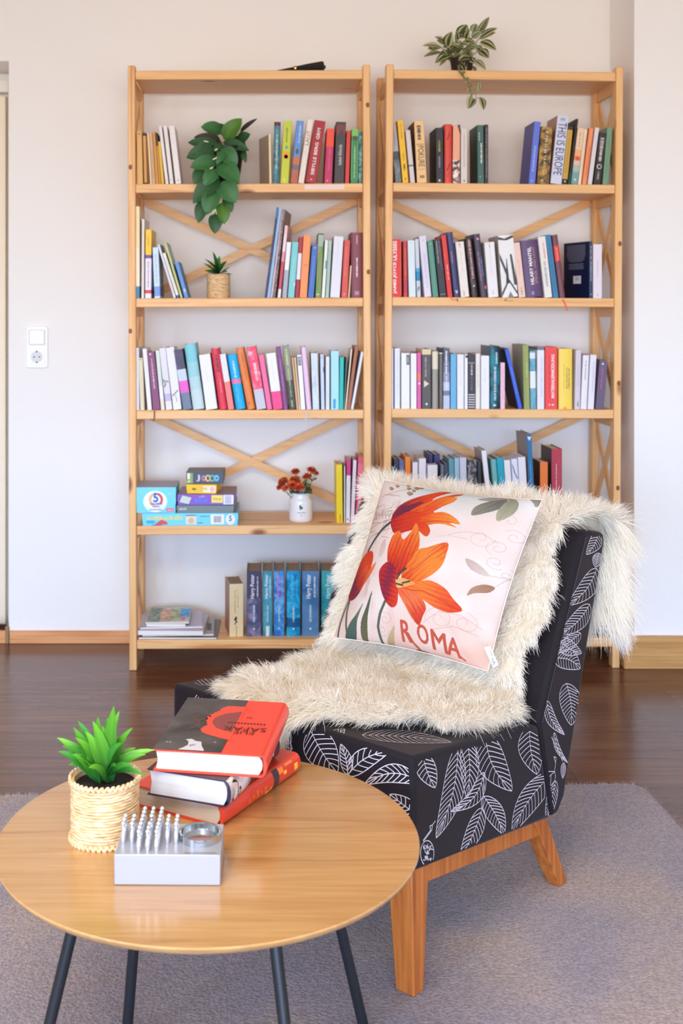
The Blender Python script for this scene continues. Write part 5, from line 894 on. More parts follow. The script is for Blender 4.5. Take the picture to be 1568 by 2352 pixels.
# books on the table
def rest_book(label, zb, th, corner, ang, w, d, color, pg, deco=None, rnd=True, t=.0025, spine_deco=None, side=None, inset=.004):
    """lying book: corner = near right foot of its spine, spine on the right, pages towards the left; long side away from the camera"""
    M = Matrix.Translation((corner[0], corner[1], zb)) @ Matrix.Rotation(R(ang), 4, 'Z'); o = thing('book', label, 'book', M, 'books stacked on the coffee table')
    bu = min(.35*th, .012) if rnd else 0; n = 11; m = asmat(color); out = [(-w, 0)] + [(-bu + bu*math.sin(math.pi*k/(n-1)), th*(.5-.5*math.cos(math.pi*k/(n-1)))) for k in range(n)] + [(-w, th)]
    inn = [(-w, t)] + [(min(x-t, -bu*.3-t), min(max(z, t), th-t)) for x, z in out[1:-1]] + [(-w, th-t)]; b = MB(); N = len(out)
    for i in range(N-1):
        (xa, za), (xb, zb2) = out[i], out[i+1]; b.add([(xa, 0, za), (xb, 0, zb2), (xb, d, zb2), (xa, d, za)], [(0,1,2,3)], m)
        (xc, zc), (xd, zd) = inn[i], inn[i+1]; b.add([(xc, 0, zc), (xd, 0, zd), (xd, d, zd), (xc, d, zc)], [(3,2,1,0)], asmat(side or color))
        b.add([(xa, 0, za), (xc, 0, zc), (xd, 0, zd), (xb, 0, zb2)], [(0,1,2,3)], asmat(side or color)); b.add([(xa, d, za), (xc, d, zc), (xd, d, zd), (xb, d, zb2)], [(3,2,1,0)], asmat(side or color))
    for i in (0, N-1): b.add([(*out[i][:1], 0, out[i][1]), (out[i][0], d, out[i][1]), (inn[i][0], d, inn[i][1]), (inn[i][0], 0, inn[i][1])], [(0,1,2,3)], asmat(side or color))
    if deco: deco(b, w, d, th + .0004)
    if spine_deco: spine_deco(b, w, d, th, bu)
    b.build('cover', o, smooth=40); b = MB()
    prof = [(-w+.004, t+.0003), (-bu-t, t+.0003), (-bu*.55-t, th*.3), (-bu*.45-t, th*.5), (-bu*.55-t, th*.7), (-bu-t, th-t-.0003), (-w+.004, th-t-.0003), (-w+.007, th*.5)]
    b.prism([(x, z) for x, z in prof], 1, inset, d-inset, pg); b.build('page_block', o, smooth=30); return o
pgz = lambda a, c_: noise_mat([(.35, a), (.65, c_)], 3, (1, 1, 500), .9, .1, name='page_edges_stack')
PW_ = pgz((206, 194, 176), (226, 216, 200)); PW2 = pgz((190, 187, 187), (210, 207, 206)); PW3 = pgz((180, 168, 152), (206, 194, 178))
rdm = mat((214, 56, 34), .3, .5, coat=.3); H1, H2, H3 = .035, .043, .036
def sd_red(b, w, d, th, bu):
    z = lambda k: th*(.5-.5*math.cos(math.pi*k)); xx = lambda k: -bu+bu*math.sin(math.pi*k)+.0005; gold = mat((246, 176, 60), .3, .6); pet = mat((238, 122, 50), .4); drk = mat((64, 50, 52), .5)
    def patch(y0, y1, k0, k1, m):
        n = 8
        for i in range(n):
            a, c_ = k0+(k1-k0)*i/n, k0+(k1-k0)*(i+1)/n; b.add([(xx(a), y0, z(a)), (xx(c_), y0, z(c_)), (xx(c_), y1, z(c_)), (xx(a), y1, z(a))], [(0,3,2,1)], m)
    patch(d*.63, d*.70, .12, .88, drk); patch(d*.905, d*.955, .4, .62, gold); patch(d*.52, d*.58, .2, .34, gold); patch(d*.57, d*.61, .25, .42, pet); patch(d*.7, d*.76, .6, .82, pet); patch(d*.76, d*.80, .5, .62, gold)
    for k in range(5): patch(d*(.30+.05*k), d*(.335+.05*k), .35+.05*(k % 2), .5+.05*(k % 3), mat((226, 92, 40), .35))
    for k in range(6): patch(d*(.80+.016*k), d*(.808+.016*k), .72, .82, gold)
rest_book('red hardcover with golden spine motifs, lowest of the table books', TZ+.0004, H1, (-.0755, 1.893), -30, .178, .262, rdm, PW3, spine_deco=sd_red, inset=.003)
wm = mat((60, 44, 50), .4); spw = noise_mat([(.4, (150, 140, 136)), (.6, (226, 220, 214))], 26, rough=.4)
def sd_mid(b, w, d, th, bu):
    z = lambda k: th*(.5-.5*math.cos(math.pi*k)); xx = lambda k: -bu+bu*math.sin(math.pi*k)+.0004
    def patch(y0, y1, k0, k1, m, e=0):
        for i in range(8):
            a, c_ = k0+(k1-k0)*i/8, k0+(k1-k0)*(i+1)/8; b.add([(xx(a)+e, y0, z(a)), (xx(c_)+e, y0, z(c_)), (xx(c_)+e, y1, z(c_)), (xx(a)+e, y1, z(a))], [(0,3,2,1)], m)
    patch(.0005, d*.38, .06, .94, spw)
    def oval(yc, kc, ry, rk, m, e):
        P = []
        for i in range(18):
            a = 2*math.pi*i/18; k = kc+rk*math.sin(a); P.append((xx(k)+e, yc+ry*math.cos(a), z(k)))
        b.add(P, [tuple(range(17, -1, -1))], m)
    oval(d*.085, .5, d*.055, .30, mat((40, 30, 30), .5), .0006); oval(d*.085, .47, d*.034, .2, mat((226, 192, 178), .5), .001); oval(d*.17, .35, d*.02, .16, mat((50, 42, 44), .5), .0006); oval(d*.2, .7, d*.03, .14, mat((210, 204, 214), .5), .0006)
    patch(d*.80, d*.86, .42, .56, mat((196, 186, 186), .5), .0004)
rest_book('thick dark hardcover with white page edges, middle of the table books', TZ+H1+.0008, H2, (-.0630, 1.886), -21, .150, .225, wm, PW2, spine_deco=sd_mid, t=.002, side=(60, 40, 66), inset=.002)
redc = mat((240, 70, 48), .33, .5); blk = noise_mat([(.4, (52, 50, 48)), (.6, (84, 80, 78))], 14, rough=.38, name='grey_black_cover')
def deco_top(b, w, d, z):
    W = lambda u, v: (-w+u*w, v*d, z); P = lambda pts, m, e=0: b.add([(*W(u, v)[:2], z+e) for u, v in pts], [tuple(range(len(pts)))], m)
    P([(0, 0), (.60, 0), (.60, 1), (0, 1)], blk); rose = mat((140, 66, 62), .4); lace = mat((238, 76, 54), .38)
    def scal(pts, n=5, r=.012):
        o_ = []
        for i in range(len(pts)-1):
            for k in range(n):
                f_ = k/n; u = pts[i][0]*(1-f_)+pts[i+1][0]*f_; v = pts[i][1]*(1-f_)+pts[i+1][1]*f_; o_.append((u-(r if k % 2 else 0), v+(r*.4 if k % 2 else 0)))
        return o_ + [pts[-1]]
    P([(.62, .87)] + scal([(.56, .86), (.45, .86), (.385, .80), (.39, .76), (.33, .68), (.30, .60), (.33, .52), (.35, .47), (.31, .40), (.33, .34), (.39, .30), (.47, .27), (.52, .25)]) + [(.62, .22)], lace, .0003)
    P([(.60, .76), (.45, .70), (.38, .62), (.37, .54), (.40, .48), (.45, .42), (.60, .36)], rose, .0006)
    for k in range(14): rr2 = random.Random(k); u, v = .16+rr2.uniform(0, .16), .34+rr2.uniform(0, .3); P([(u, v), (u+.02, v+.005), (u+.022, v+.03), (u+.004, v+.028)], mat((120, 70, 66), .5), .0003)
    P([(.22, .02), (.25, .05), (.28, .10), (.265, .16), (.23, .19), (.28, .205), (.33, .17), (.38, .165), (.40, .10), (.44, .03), (.445, .012), (.22, .012)], mat((206, 204, 212), .4), .0004)
    P([(.29, .10), (.34, .12), (.345, .10), (.30, .07)], mat((150, 150, 170), .4), .0007)
    for u, v in ((.07, .12), (.10, .12), (.49, .16)): P([(u, v), (u+.02, v), (u+.02, v+.02), (u, v+.02)], mat((150, 150, 140), .5), .0003)
    dk = mat((70, 24, 22), .5)     # title: upside down for someone standing here
    for s, u0, u1, v, hh in (('ELIF', .62, .80, .335, .05), ('SAFAK', .50, .90, .39, .075), ):
        b.text(s, (-w+u1*w, (v+hh)*d, z+.0009), ((u0-u1)*w, 0, 0), (0, -hh*d, 0), dk)
    for k in range(12): u = .52+.03*k; P([(u, .525), (u+.018, .525), (u+.018, .545), (u, .545)], dk, .0009)
    b.text('O', (-w+.72*w, .66*d, z+.0009), (-.05*w, 0, 0), (0, -.03*d, 0), dk)
    P([(.955, 0), (.962, 0), (.962, 1), (.955, 1)], mat((206, 56, 44), .4), .0002)
rest_book('large red and black hardcover lying on top of the table books', TZ+H1+H2+.0014, H3, (-.0050, 1.8990), -9, .190, .256, redc, PW_, deco=deco_top, inset=.004)

# leafy plant in a braided jute pot
pc = at(241, 1957, 1.812); pc = Vector((-.263, 1.867, TZ+.0005)); o = thing('potted_plant', 'bright green leafy plant in a braided jute pot on the coffee table', 'plant', Matrix.Translation(pc))
jute_pot(o, .0545, .096, 21, True)
PT = [((370,110),75),((402,140),60),((155,200),60),((128,238),60),((30,300),60),((38,382),60),((100,462),60),((612,372),60),((552,525),40),((482,240),55),((243,200),65),((485,470),50),((275,175),60),((200,262),65),((330,180),80),((455,260),60),((140,300),60),((60,350),55),((560,400),50),((300,230),70),((420,330),70),((180,420),60),((220,480),55),((380,470),50),((120,400),60),((500,360),55)]
b = MB(); cols = []; rg = random.Random(21); lf = attr_mat('fresh_leaf', .35, .45, .22)
for k, ((tx, ty), wd) in enumerate(PT):
    dz = (-.05 if ty > 400 else 0) + rg.uniform(-.035, .035); t = at(120+tx/2.613, 1580+ty/2.613, 1.867+dz)-pc; p = Vector((rg.uniform(-.012, .012), rg.uniform(-.012, .008), .088)); d = t-p
    side = Vector((d.x, d.y, 0)); nrm = Vector((-side.x*.6, -side.y*.6-.12, .10 + .3*side.length)); ex = .12 if ty > 200 else .03
    mid = p + d*.5 + Vector((0, 0, .012 + .1*side.length)); n = 9; v = []; f = []; wq0 = wd*1.15/2.613*1.87/F; br = k % 3
    for i in range(n+1):
        q = i/n; c0 = p*(1-q)**2 + mid*2*q*(1-q) + t*q*q; tg = ((mid-p)*(1-q)+(t-mid)*q).normalized(); s = tg.cross(nrm).normalized(); nn = s.cross(tg); wq = wq0/2*max(.05, math.sin(math.pi*q**.72)**.8 if 0 < q < 1 else (.25 if q == 0 else .03))
        for x in (-1, -.5, 0, .5, 1):
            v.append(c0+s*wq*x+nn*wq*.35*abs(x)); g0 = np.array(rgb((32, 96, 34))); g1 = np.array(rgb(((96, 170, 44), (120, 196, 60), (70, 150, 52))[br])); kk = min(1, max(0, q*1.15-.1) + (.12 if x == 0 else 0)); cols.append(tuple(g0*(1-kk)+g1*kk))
    for i in range(n):
        for j in range(4): f.append((i*5+j, i*5+j+1, (i+1)*5+j+1, (i+1)*5+j))
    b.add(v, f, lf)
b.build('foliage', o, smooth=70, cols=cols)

# aluminium peg board
alu = mat((214, 216, 222), .22, .5, 1.0); aluf = mat((168, 168, 178), .36, .5, .25); alud = mat((186, 186, 192), .28, .5, 1.0)
BX0, BX1, BY, BD, BH = -.2274, -.0724, 1.709, .103, .0445
o = thing('peg_solitaire_board', 'silver metal block with standing pegs and a round dish, at the table front', 'board game', Matrix.Translation((BX0, BY, TZ+.0004)) @ Matrix.Rotation(R(-.8), 4, 'Z')); Wb = BX1-BX0
b = MB(); b.box(0, Wb, 0, BD, 0, BH, aluf); b.build('block', o, bevel=.0012)
DCX, DCY, DR = Wb*.785, BD*.52, .030; b = MB()
b.lathe([(DR-.001, BH), (DR+.0015, BH), (DR+.0015, BH+.0105), (DR, BH+.0115), (DR-.0018, BH+.0105), (DR-.003, BH+.0012), (0, BH+.0008)], mat((206, 214, 222), .12, .5, 1.0), 56, c=(DCX, DCY, 0)); b.build('dish', o, smooth=40)
b = MB(); x_ = Wb*.66; 
while x_ < Wb*.95: b.quad((x_, .0045, BH+.0003), (x_+.0016, .0045, BH+.0003), (x_+.0016, .0075, BH+.0003), (x_, .0075, BH+.0003), mat((90, 90, 96), .4)); x_ += .0026
b.build('engraving', o)
pin = MB(); ppm = mat((236, 238, 244), .24, .5, .8); pin.lathe([(0, 0), (.0026, 0), (.0029, .002), (.0036, .007), (.0037, .010), (.0029, .015), (.0019, .0195), (.0018, .021), (.0026, .0225), (.0026, .0235), (.0018, .0248), (.0023, .0262), (.0031, .0278), (.0030, .0298), (.0015, .0318), (0, .0322)], ppm, 16)
pitch = .0131; ox, oy = .0042+.004, .0105; first = None; MO = o.matrix_world.copy()
for j in range(7):
    for i in range(7):
        if (i < 2 or i > 4) and (j < 2 or j > 4): continue
        if i == 3 and j == 3: continue
        if first is None: pp = pin.build('game_peg', smooth=60); first = pp
        else: pp = first.copy(); COL.objects.link(pp)
        pp.matrix_world = MO @ Matrix.Translation((ox+i*pitch, oy+j*pitch, BH+.0002)); tag(pp, 'tiny shiny bowling pin shaped peg standing on the silver metal block', 'game peg', 'pegs on the metal board')
# ================================================================ slipper chair
AX, BXV = Vector((.6649, .7469, 0)), Vector((-.7469, .6649, 0))
MC = Matrix(((AX.x, BXV.x, 0, .255), (AX.y, BXV.y, 0, 2.08), (0, 0, 1, 0), (0, 0, 0, 1))); MCi = MC.inverted(); CW = .62
# local axes: x from the front edge to the back, y from the right side to the left, z up
fab = mat((21, 15, 21), .75, .22, name='aubergine_cotton', bump=(900, .25, .0006)); fab.node_tree.nodes['Principled BSDF'].inputs['Sheen Weight'].default_value = .10
fab.node_tree.nodes['Principled BSDF'].inputs['Sheen Tint'].default_value = (.9, .75, .75, 1)
ln = mat((208, 198, 206), .7, .2, name='white_line_print'); cherry = noise_mat([(.3, (150, 76, 28)), (.5, (178, 98, 40)), (.7, (194, 116, 54))], 3, (30, 30, 1.5), .36, .45, name='honey_wood')
o = thing('slipper_chair', 'low armless chair in black fabric with white leaf outlines and honey wood legs', 'chair', MC)
SEAT = [(0, .241), (.505, .173), (.449, .383), (.40, .3935), (0, .446)]
BACK = [(.5065, .1728), (.535, .170), (.565, .20), (.668, .49), (.757, .722), (.752, .737), (.660, .752), (.648, .746), (.4505, .3835)]
def inside(poly, x, y):
    r_ = False; n = len(poly)
    for i in range(n):
        x1, y1 = poly[i]; x2, y2 = poly[(i+1) % n]
        if (y1 > y) != (y2 > y) and x < (x2-x1)*(y-y1)/(y2-y1)+x1: r_ = not r_
    return r_
def leaf_px(b0, t0, wd, bend=0.0, nv=8, wl=1.0, wr=1.0):
    """outline, midrib and side veins of a drawn leaf as 2-D polylines"""
    b0, t0 = np.array(b0, float), np.array(t0, float); d = t0-b0; L_ = np.hypot(*d); u = d/L_; s = np.array((-u[1], u[0])); n = 22
    cen = lambda q: b0 + d*q + s*bend*L_*math.sin(math.pi*q)
    half = lambda q: wd/2*math.sin(math.pi*min(1, q**.78))**.75 if 0 < q < 1 else 0
    Q = [k/n for k in range(n+1)]; out = [[cen(q) for q in Q], [cen(q)+s*half(q)*wl for q in Q], [cen(q)-s*half(q)*wr for q in Q]]
    for k in range(1, nv+1):
        q = k/(nv+1.0)*.86; q2 = min(.985, q+.17)
        for sg, ww in ((1, wl), (-1, wr)):
            e = cen(q2)+s*sg*half(q2)*ww; m = cen(q+.055)+s*sg*half(q+.09)*ww*.45; c0 = cen(q); out.append([c0*(1-f)**2+m*2*f*(1-f)+e*f*f for f in (0, .25, .5, .75, 1)])
    return out
def strokes(b, lines, to3, ok, nrm, m, wd=.0016):
    """thin printed lines: polylines in picture-of-the-panel coordinates brought to the panel with to3"""
    for pl in lines:
        P = [to3(p) for p in pl]
        for i in range(len(P)-1):
            p, q = P[i], P[i+1]
            if not (ok(p) and ok(q)): continue
            d = (q-p); 
            if d.length < 1e-6: continue
            d.normalize(); s = Vector(nrm).cross(d)*wd/2; e = d*wd*.3; of = Vector(nrm)*.0009
            b.add([p-s-e+of, q-s+e+of, q+s+e+of, p+s-e+of], [(0,1,2,3)], m)
c8 = lambda q: (650+q[0]/2.340, 1650+q[1]/2.340)
c3 = lambda q: (1200+q[0]/5.227, 1060+q[1]/5.227)
c4 = lambda q: (1120+q[0]/5.346, 1460+q[1]/5.346)
def conv(lst, f): return [[f(p) for p in pl] for pl in lst]
side3 = lambda p: on_plane(p[0], p[1], MCi, 1, 0.0); front3 = lambda p: on_plane(p[0], p[1], MCi, 0, 0.0)
SIDE = []
for (bp, tp, wd, bend, nv, f) in [((748, 195), (814, 372), 105, .05, 6, c8), ((938, 150), (820, 642), 112, -.06, 13, c8), ((985, 108), (985, 425), 100, -.05, 9, c8), ((1082, 84), (1226, 390), 155, .10, 9, c8), ((1078, 290), (900, 500), 74, -.16, 8, c8), ((1075, 418), (1185, 622), 100, -.04, 9, c8), ((1068, 480), (950, 748), 86, -.04, 9, c8), ((1322, 45), (1362, 300), 130, .05, 8, c8), ((1456, 285), (1228, 612), 118, .06, 12, c8), ((1462, 335), (1412, 565), 54, 0, 9, c8),
                                  ((905, 842), (760, 1115), 150, -.1, 7, c3), ((910, 1100), (870, 1270), 120, 0, 7, c3), ((885, 1285), (540, 1725), 210, -.1, 9, c3), ((800, 1715), (432, 2085), 200, -.08, 10, c3), ((690, 2060), (400, 2300), 150, 0, 9, c3), ((872, 40), (1145, 215), 190, .1, 8, c4), ((822, 275), (1130, 400), 250, -.14, 8, c4), ((960, 585), (1020, 1100), 260, -.05, 10, c4), ((720, 800), (935, 1215), 120, .12, 8, c4), ((810, 1190), (975, 1560), 60, .1, 5, c4), ((925, 1560), (915, 1750), 60, 0, 6, c4)]:
    SIDE += conv(leaf_px(bp, tp, wd, bend, nv), f)
SIDE += conv([[(1078, 290), (1070, 480)], [(1082, 84), (1030, 230)], [(1456, 285), (1465, 210), (1452, 205), (1462, 240)], [(1360, 40), (1440, 100), (1500, 230)]], c8)
# little round ornament near the front corner
ang = [R(a) for a in range(0, 361, 15)]; SIDE += conv([[(772+36*math.cos(a), 724+68*math.sin(a)) for a in ang]], c8); rq = random.Random(2)
for k in range(15):
    x, y = 772+rq.uniform(-20, 20), 724+rq.uniform(-44, 44); pl = [(x, y)]
    for j in range(5): x += rq.uniform(-9, 9); y += rq.uniform(-12, 12); pl.append((x, y))
    SIDE += conv([[p for p in pl if ((p[0]-772)/33)**2+((p[1]-724)/62)**2 < 1]], c8)
SIDE += conv([[(750, 655), (790, 600), (786, 578), (800, 572), (796, 600), (752, 660)], [(800, 572), (815, 550)]], c8)
FRONT = []
for (bp, tp, wd, bend, nv) in [((350, 302), (568, 178), 110, -.12, 5), ((348, 300), (312, 138), 62, .05, 6), ((148, 60), (292, 292), 170, .04, 7), ((730, 330), (440, 352), 100, .16, 7), ((720, 520), (575, 408), 90, 0, 5)]: FRONT += conv(leaf_px(bp, tp, wd, bend, nv), c8)
zf = lambda p: (442+p[0]*1.0, 1560+p[1]*1.0)
FRONT += conv(leaf_px((5, 60), (70, 20), 50, .1, 6), zf) + conv(leaf_px((60, 75), (150, 70), 50, 0, 6), zf) + conv(leaf_px((150, 130), (230, 160), 60, 0, 6), zf)
top3 = lambda p: on_plane_general(p, (0, 0, .446), (0.13125, 0, 1))
def on_plane_general(p, q, n):
    og = MCi @ Vector((0, 0, EYE)); d = MCi.to_3x3() @ ray(*p); n = Vector(n); t = (Vector(q)-og).dot(n)/d.dot(n); return og+d*t
TOP = conv(leaf_px((425, 92), (902, 130), 66, -.02, 11), c8) + conv(leaf_px((250, 120), (330, 60), 60, 0, 5), c8) + conv(leaf_px((0, 2), (75, -18), 40, 0, 7), zf) + conv(leaf_px((1230, 52), (1340, 42), 30, 0, 7), c8)
b = MB(); b.prism(SEAT, 1, 0, CW, fab); b.build('seat', o, smooth=40, bevel=.010, seg=3)
b = MB(); b.prism(BACK, 1, 0, CW, fab); b.build('backrest', o, smooth=40, bevel=.012, seg=3)
mgn = .006
def deep(poly, x, z, e=.0085): return all(inside(poly, x+a*e, z+c*e) for a, c in ((1, 0), (-1, 0), (0, 1), (0, -1), (.7, .7), (-.7, .7), (.7, -.7), (-.7, -.7)))
okS = lambda p: deep(SEAT, p.x, p.z); okB = lambda p: deep(BACK, p.x, p.z)
b = MB(); strokes(b, SIDE, side3, okS, (0, -1, 0), ln); strokes(b, FRONT, front3, lambda p: .008 < p.y < CW-.008 and .249 < p.z < .438, (-1, 0, 0), ln); strokes(b, TOP, top3, lambda p: 0.009 < p.x < .44 and 0.009 < p.y < CW-.008, (.13, 0, .99), ln)
sp_ = b.build('leaf_print', o.children[0], smooth=0); 
b = MB(); strokes(b, SIDE, side3, okB, (0, -1, 0), ln)
SEAM = [[(.452, .385), (.648, .745)]]; b2 = [Vector((x, -.0002, z)) for x, z in SEAM[0]]
b.add([b2[0]+Vector((.010, -.0008, 0)), b2[1]+Vector((.010, -.0008, -.005)), b2[1]+Vector((.0112, -.0008, -.005)), b2[0]+Vector((.0112, -.0008, 0))], [(0,1,2,3)], mat((120, 108, 124), .7)); b.build('leaf_print', o.children[1], smooth=0)
zb = lambda u: .241-.1347*u
b = MB()
for y0, y1 in ((.014, .040), (CW-.040, CW-.014)): b.hexa([(.03, y0, zb(.03)-.036), (.50, y0, zb(.50)-.036), (.03, y1, zb(.03)-.036), (.50, y1, zb(.50)-.036), (.03, y0, zb(.03)), (.50, y0, zb(.50)), (.03, y1, zb(.03)), (.50, y1, zb(.50))], cherry)
b.box(.014, .040, .04, CW-.04, zb(.03)-.036, zb(.03)-.001, cherry); b.box(.476, .50, .04, CW-.04, zb(.5)-.034, zb(.5)-.001, cherry); b.build('frame_rail', o, bevel=.002)
def leg(u0, v0, su, sv, u1, v1, tu, tv, ztop):
    b = MB(); z0 = RUG_Z+.0005; b.hexa([(u1, v1, z0), (u1+tu, v1, z0), (u1, v1+tv, z0), (u1+tu, v1+tv, z0), (u0, v0, ztop(u0)), (u0+su, v0, ztop(u0+su)), (u0, v0+sv, ztop(u0)), (u0+su, v0+sv, ztop(u0+su))], cherry); b.build('leg', o, bevel=.0025)
zt = lambda u: zb(u)-.0005
leg(.006, .008, .054, .056, .012, .008, .032, .040, zt); leg(.006, CW-.064, .054, .056, .012, CW-.048, .032, .040, zt)
leg(.452, .010, .050, .040, .548, .004, .034, .030, zt); leg(.452, CW-.050, .050, .040, .548, CW-.034, .034, .030, zt)

# ================================================================ sheepskin
wool, t_, p_ = new_mat('sheep_wool'); p_.inputs['Base Color'].default_value = (*rgb((252, 243, 228)), 1); p_.inputs['Roughness'].default_value = .85; p_.inputs['Specular IOR Level'].default_value = .15
va = t_.nodes.new('ShaderNodeVertexColor'); va.layer_name = 'Col'; t_.links.new(va.outputs[0], p_.inputs['Base Color'])
trn = t_.nodes.new('ShaderNodeBsdfTranslucent'); mxs = t_.nodes.new('ShaderNodeMixShader'); mxs.inputs[0].default_value = .5
t_.links.new(va.outputs[0], trn.inputs[0]); t_.links.new(p_.outputs[0], mxs.inputs[1]); t_.links.new(trn.outputs[0], mxs.inputs[2]); t_.links.new(mxs.outputs[0], t_.nodes['Material Output'].inputs[0])
PATH = np.array([(-.026, .420), (-.016, .456), (.03, .458), (.20, .437), (.38, .412), (.425, .412), (.452, .440), (.54, .596), (.628, .762), (.650, .782), (.70, .786), (.748, .776), (.774, .750), (.776, .70), (.760, .62), (.735, .535)])
seg = np.hypot(*(PATH[1:]-PATH[:-1]).T); SS = np.concatenate([[0], np.cumsum(seg)]); STOT = SS[-1]
def s_of_u(u): return float(np.interp(u, PATH[:6, 0], SS[:6]))
def path(s): return np.stack([np.interp(s, SS, PATH[:, 0]), np.interp(s, SS, PATH[:, 1])], -1)
def ptan(s): d = path(np.minimum(s+.012, STOT))-path(np.maximum(s-.012, 0)); return d/np.maximum(np.linalg.norm(d, axis=-1, keepdims=True), 1e-9)
SK = [0, SS[4], SS[6], SS[8], SS[10], SS[12], STOT]
VMIN, VMAX = [.045, .035, .055, .035, .01, -.025, -.015], [.47, .525, .56, .575, .58, .50, .42]
wob = lambda x, k: .010*np.sin(x*23+k)+.007*np.sin(x*51+k*2.3)
def vlim(s): return np.interp(s, SK, VMIN)+wob(s, 1.), np.interp(s, SK, VMAX)+wob(s, 4.)
def s0q(q): return np.interp(q, [0, .12, .3, .42, .55, .70, .8, 1], [s_of_u(.205), s_of_u(.15), s_of_u(.085), s_of_u(.02), .010, .006, s_of_u(-.014), s_of_u(.02)])+np.maximum(wob(q*.6, 7.), -.006)
def s1q(q): return STOT - .05*np.abs(np.sin(q*7)) - np.interp(q, [0, .1, .5, 1], [.02, 0, .03, .10])
def skin(p, q):
    s = s0q(q)*(1-p)+s1q(q)*p; a, b_ = vlim(s); v = a*(1-q)+b_*q; uz = path(s); T = ptan(s)
    lump = .007*np.sin(s*31+v*17)+.006*np.sin(v*37-s*13)+.006*np.sin(v*71+s*83); n = np.stack([-T[..., 1], np.zeros_like(s), T[..., 0]], -1); P = np.stack([uz[..., 0], v, uz[..., 1]], -1)+n*(np.maximum(lump, -.004))[..., None]
    return P, n, np.stack([T[..., 0], np.zeros_like(s), T[..., 1]], -1), s, v
o2 = thing('sheepskin', 'long cream sheepskin draped over the chair seat and backrest', 'sheepskin', MC)
NP, NQ = 110, 46; pp_, qq_ = np.meshgrid(np.linspace(0, 1, NP), np.linspace(0, 1, NQ), indexing='ij'); P, n_, T_, s_, v_ = skin(pp_, qq_)
b = MB(); b.add([tuple(x) for x in P.reshape(-1, 3)], [(i*NQ+j, i*NQ+j+1, (i+1)*NQ+j+1, (i+1)*NQ+j) for i in range(NP-1) for j in range(NQ-1)], wool)
hide = b.build('hide', o2, smooth=80, cols=np.tile(rgb((250, 240, 222)), (NP*NQ, 1))); sd = hide.modifiers.new('thickness', 'SOLIDIFY'); sd.thickness = .005; sd.offset = -1
NS, LV = 100000, 6
edge = rng.random(NS); p = rng.random(NS); q = rng.random(NS); k = edge < .16; q[k & (edge < .08)] = rng.random((k & (edge < .08)).sum())**3*.08; q[k & (edge >= .08)] = 1-rng.random((k & (edge >= .08)).sum())**3*.06
k2 = (edge > .16) & (edge < .24); p[k2] = rng.random(k2.sum())**2*.05; k3 = (edge > .24) & (edge < .29); p[k3] = 1-rng.random(k3.sum())**2*.05
P, n_, T_, s_, v_ = skin(p, q)
cell = .026; ci = np.floor(s_/cell).astype(int); cj = np.floor((v_+.5)/cell).astype(int)
def h(a, b_, k): x = np.sin(a*127.1+b_*311.7+k*74.7)*43758.5453; return x-np.floor(x)
cd = np.stack([h(ci, cj, 1)-.5, h(ci, cj, 2)-.5, h(ci, cj, 3)-.5], -1); ccs = (ci+.3+.4*h(ci, cj, 4))*cell; ccv = (cj+.3+.4*h(ci, cj, 5))*cell-.5
lat = np.array([0, 1., 0]); pull = T_*(ccs-s_)[:, None] + lat*(ccv-v_)[:, None]
seatm = s_ < SS[5]; hang = s_ > SS[11]; top = (s_ >= SS[8]) & ~hang
Lh = np.where(seatm, .052, np.where(hang, .074, np.where(top, .056, .033)))*rng.uniform(.7, 1.15, NS)*(.85+.3*h(ci, cj, 6))
out_v = np.where(q < .08, -1., np.where(q > .94, 1., 0.)); out_p = np.where(p < .05, -1., np.where(p > .95, 1., 0.))
lean = np.where(seatm[:, None], -T_*.35, np.where(hang[:, None], T_*.55, np.where(top[:, None], T_*.15, -T_*.45)))
d = n_*np.where(seatm, .45, .66)[:, None] + lean + cd*.42 + rng.normal(0, .20, (NS, 3)) + lat*(out_v*.55)[:, None] + T_*(out_p*.65)[:, None]; d /= np.linalg.norm(d, axis=1, keepdims=True)
d = np.where((np.sum(d*n_, 1) < .16)[:, None], d+n_*.25, d); d /= np.linalg.norm(d, axis=1, keepdims=True)
inner = hang & (q < .14) & (rng.random(NS) < .6); d = np.where(inner[:, None], -n_*.35-lat*.7+T_*.5+rng.normal(0, .2, (NS, 3)), d); d /= np.linalg.norm(d, axis=1, keepdims=True)
fn = n_ + rng.normal(0, .45, (NS, 3)); sv = np.cross(d, fn); sv /= np.linalg.norm(sv, axis=1, keepdims=True); wd = rng.uniform(.0010, .0019, NS)
curl = np.cross(d, sv); ph = rng.uniform(0, 6.28, NS); V = np.empty((NS, LV, 2, 3), np.float32); g = np.array([0, 0, -1.])
for l in range(LV):
    f = l/(LV-1); c_ = P + d*(Lh*f)[:, None] + pull*(.50*f**1.3) + g*(Lh*.30*f*f)[:, None] + curl*(.0055*np.sin(ph+f*6)*f)[:, None]; w_ = wd*(1-.80*f**1.5)/2
    V[:, l, 0] = c_-sv*w_[:, None]; V[:, l, 1] = c_+sv*w_[:, None]
nv = NS*LV*2; base = (np.arange(NS)*LV*2)[:, None]; fq = np.array([(2*l, 2*l+1, 2*l+3, 2*l+2) for l in range(LV-1)]); faces = (base[:, :, None]+fq[None]).reshape(-1)
me = bpy.data.meshes.new('fleece'); me.vertices.add(nv); me.vertices.foreach_set('co', V.ravel()); nf = NS*(LV-1); me.loops.add(nf*4); me.loops.foreach_set('vertex_index', faces.astype(np.int32)); me.polygons.add(nf); me.polygons.foreach_set('loop_start', np.arange(0, nf*4, 4, dtype=np.int32))
me.update(calc_edges=True); me.materials.append(wool); ca = me.color_attributes.new('Col', 'FLOAT_COLOR', 'POINT')
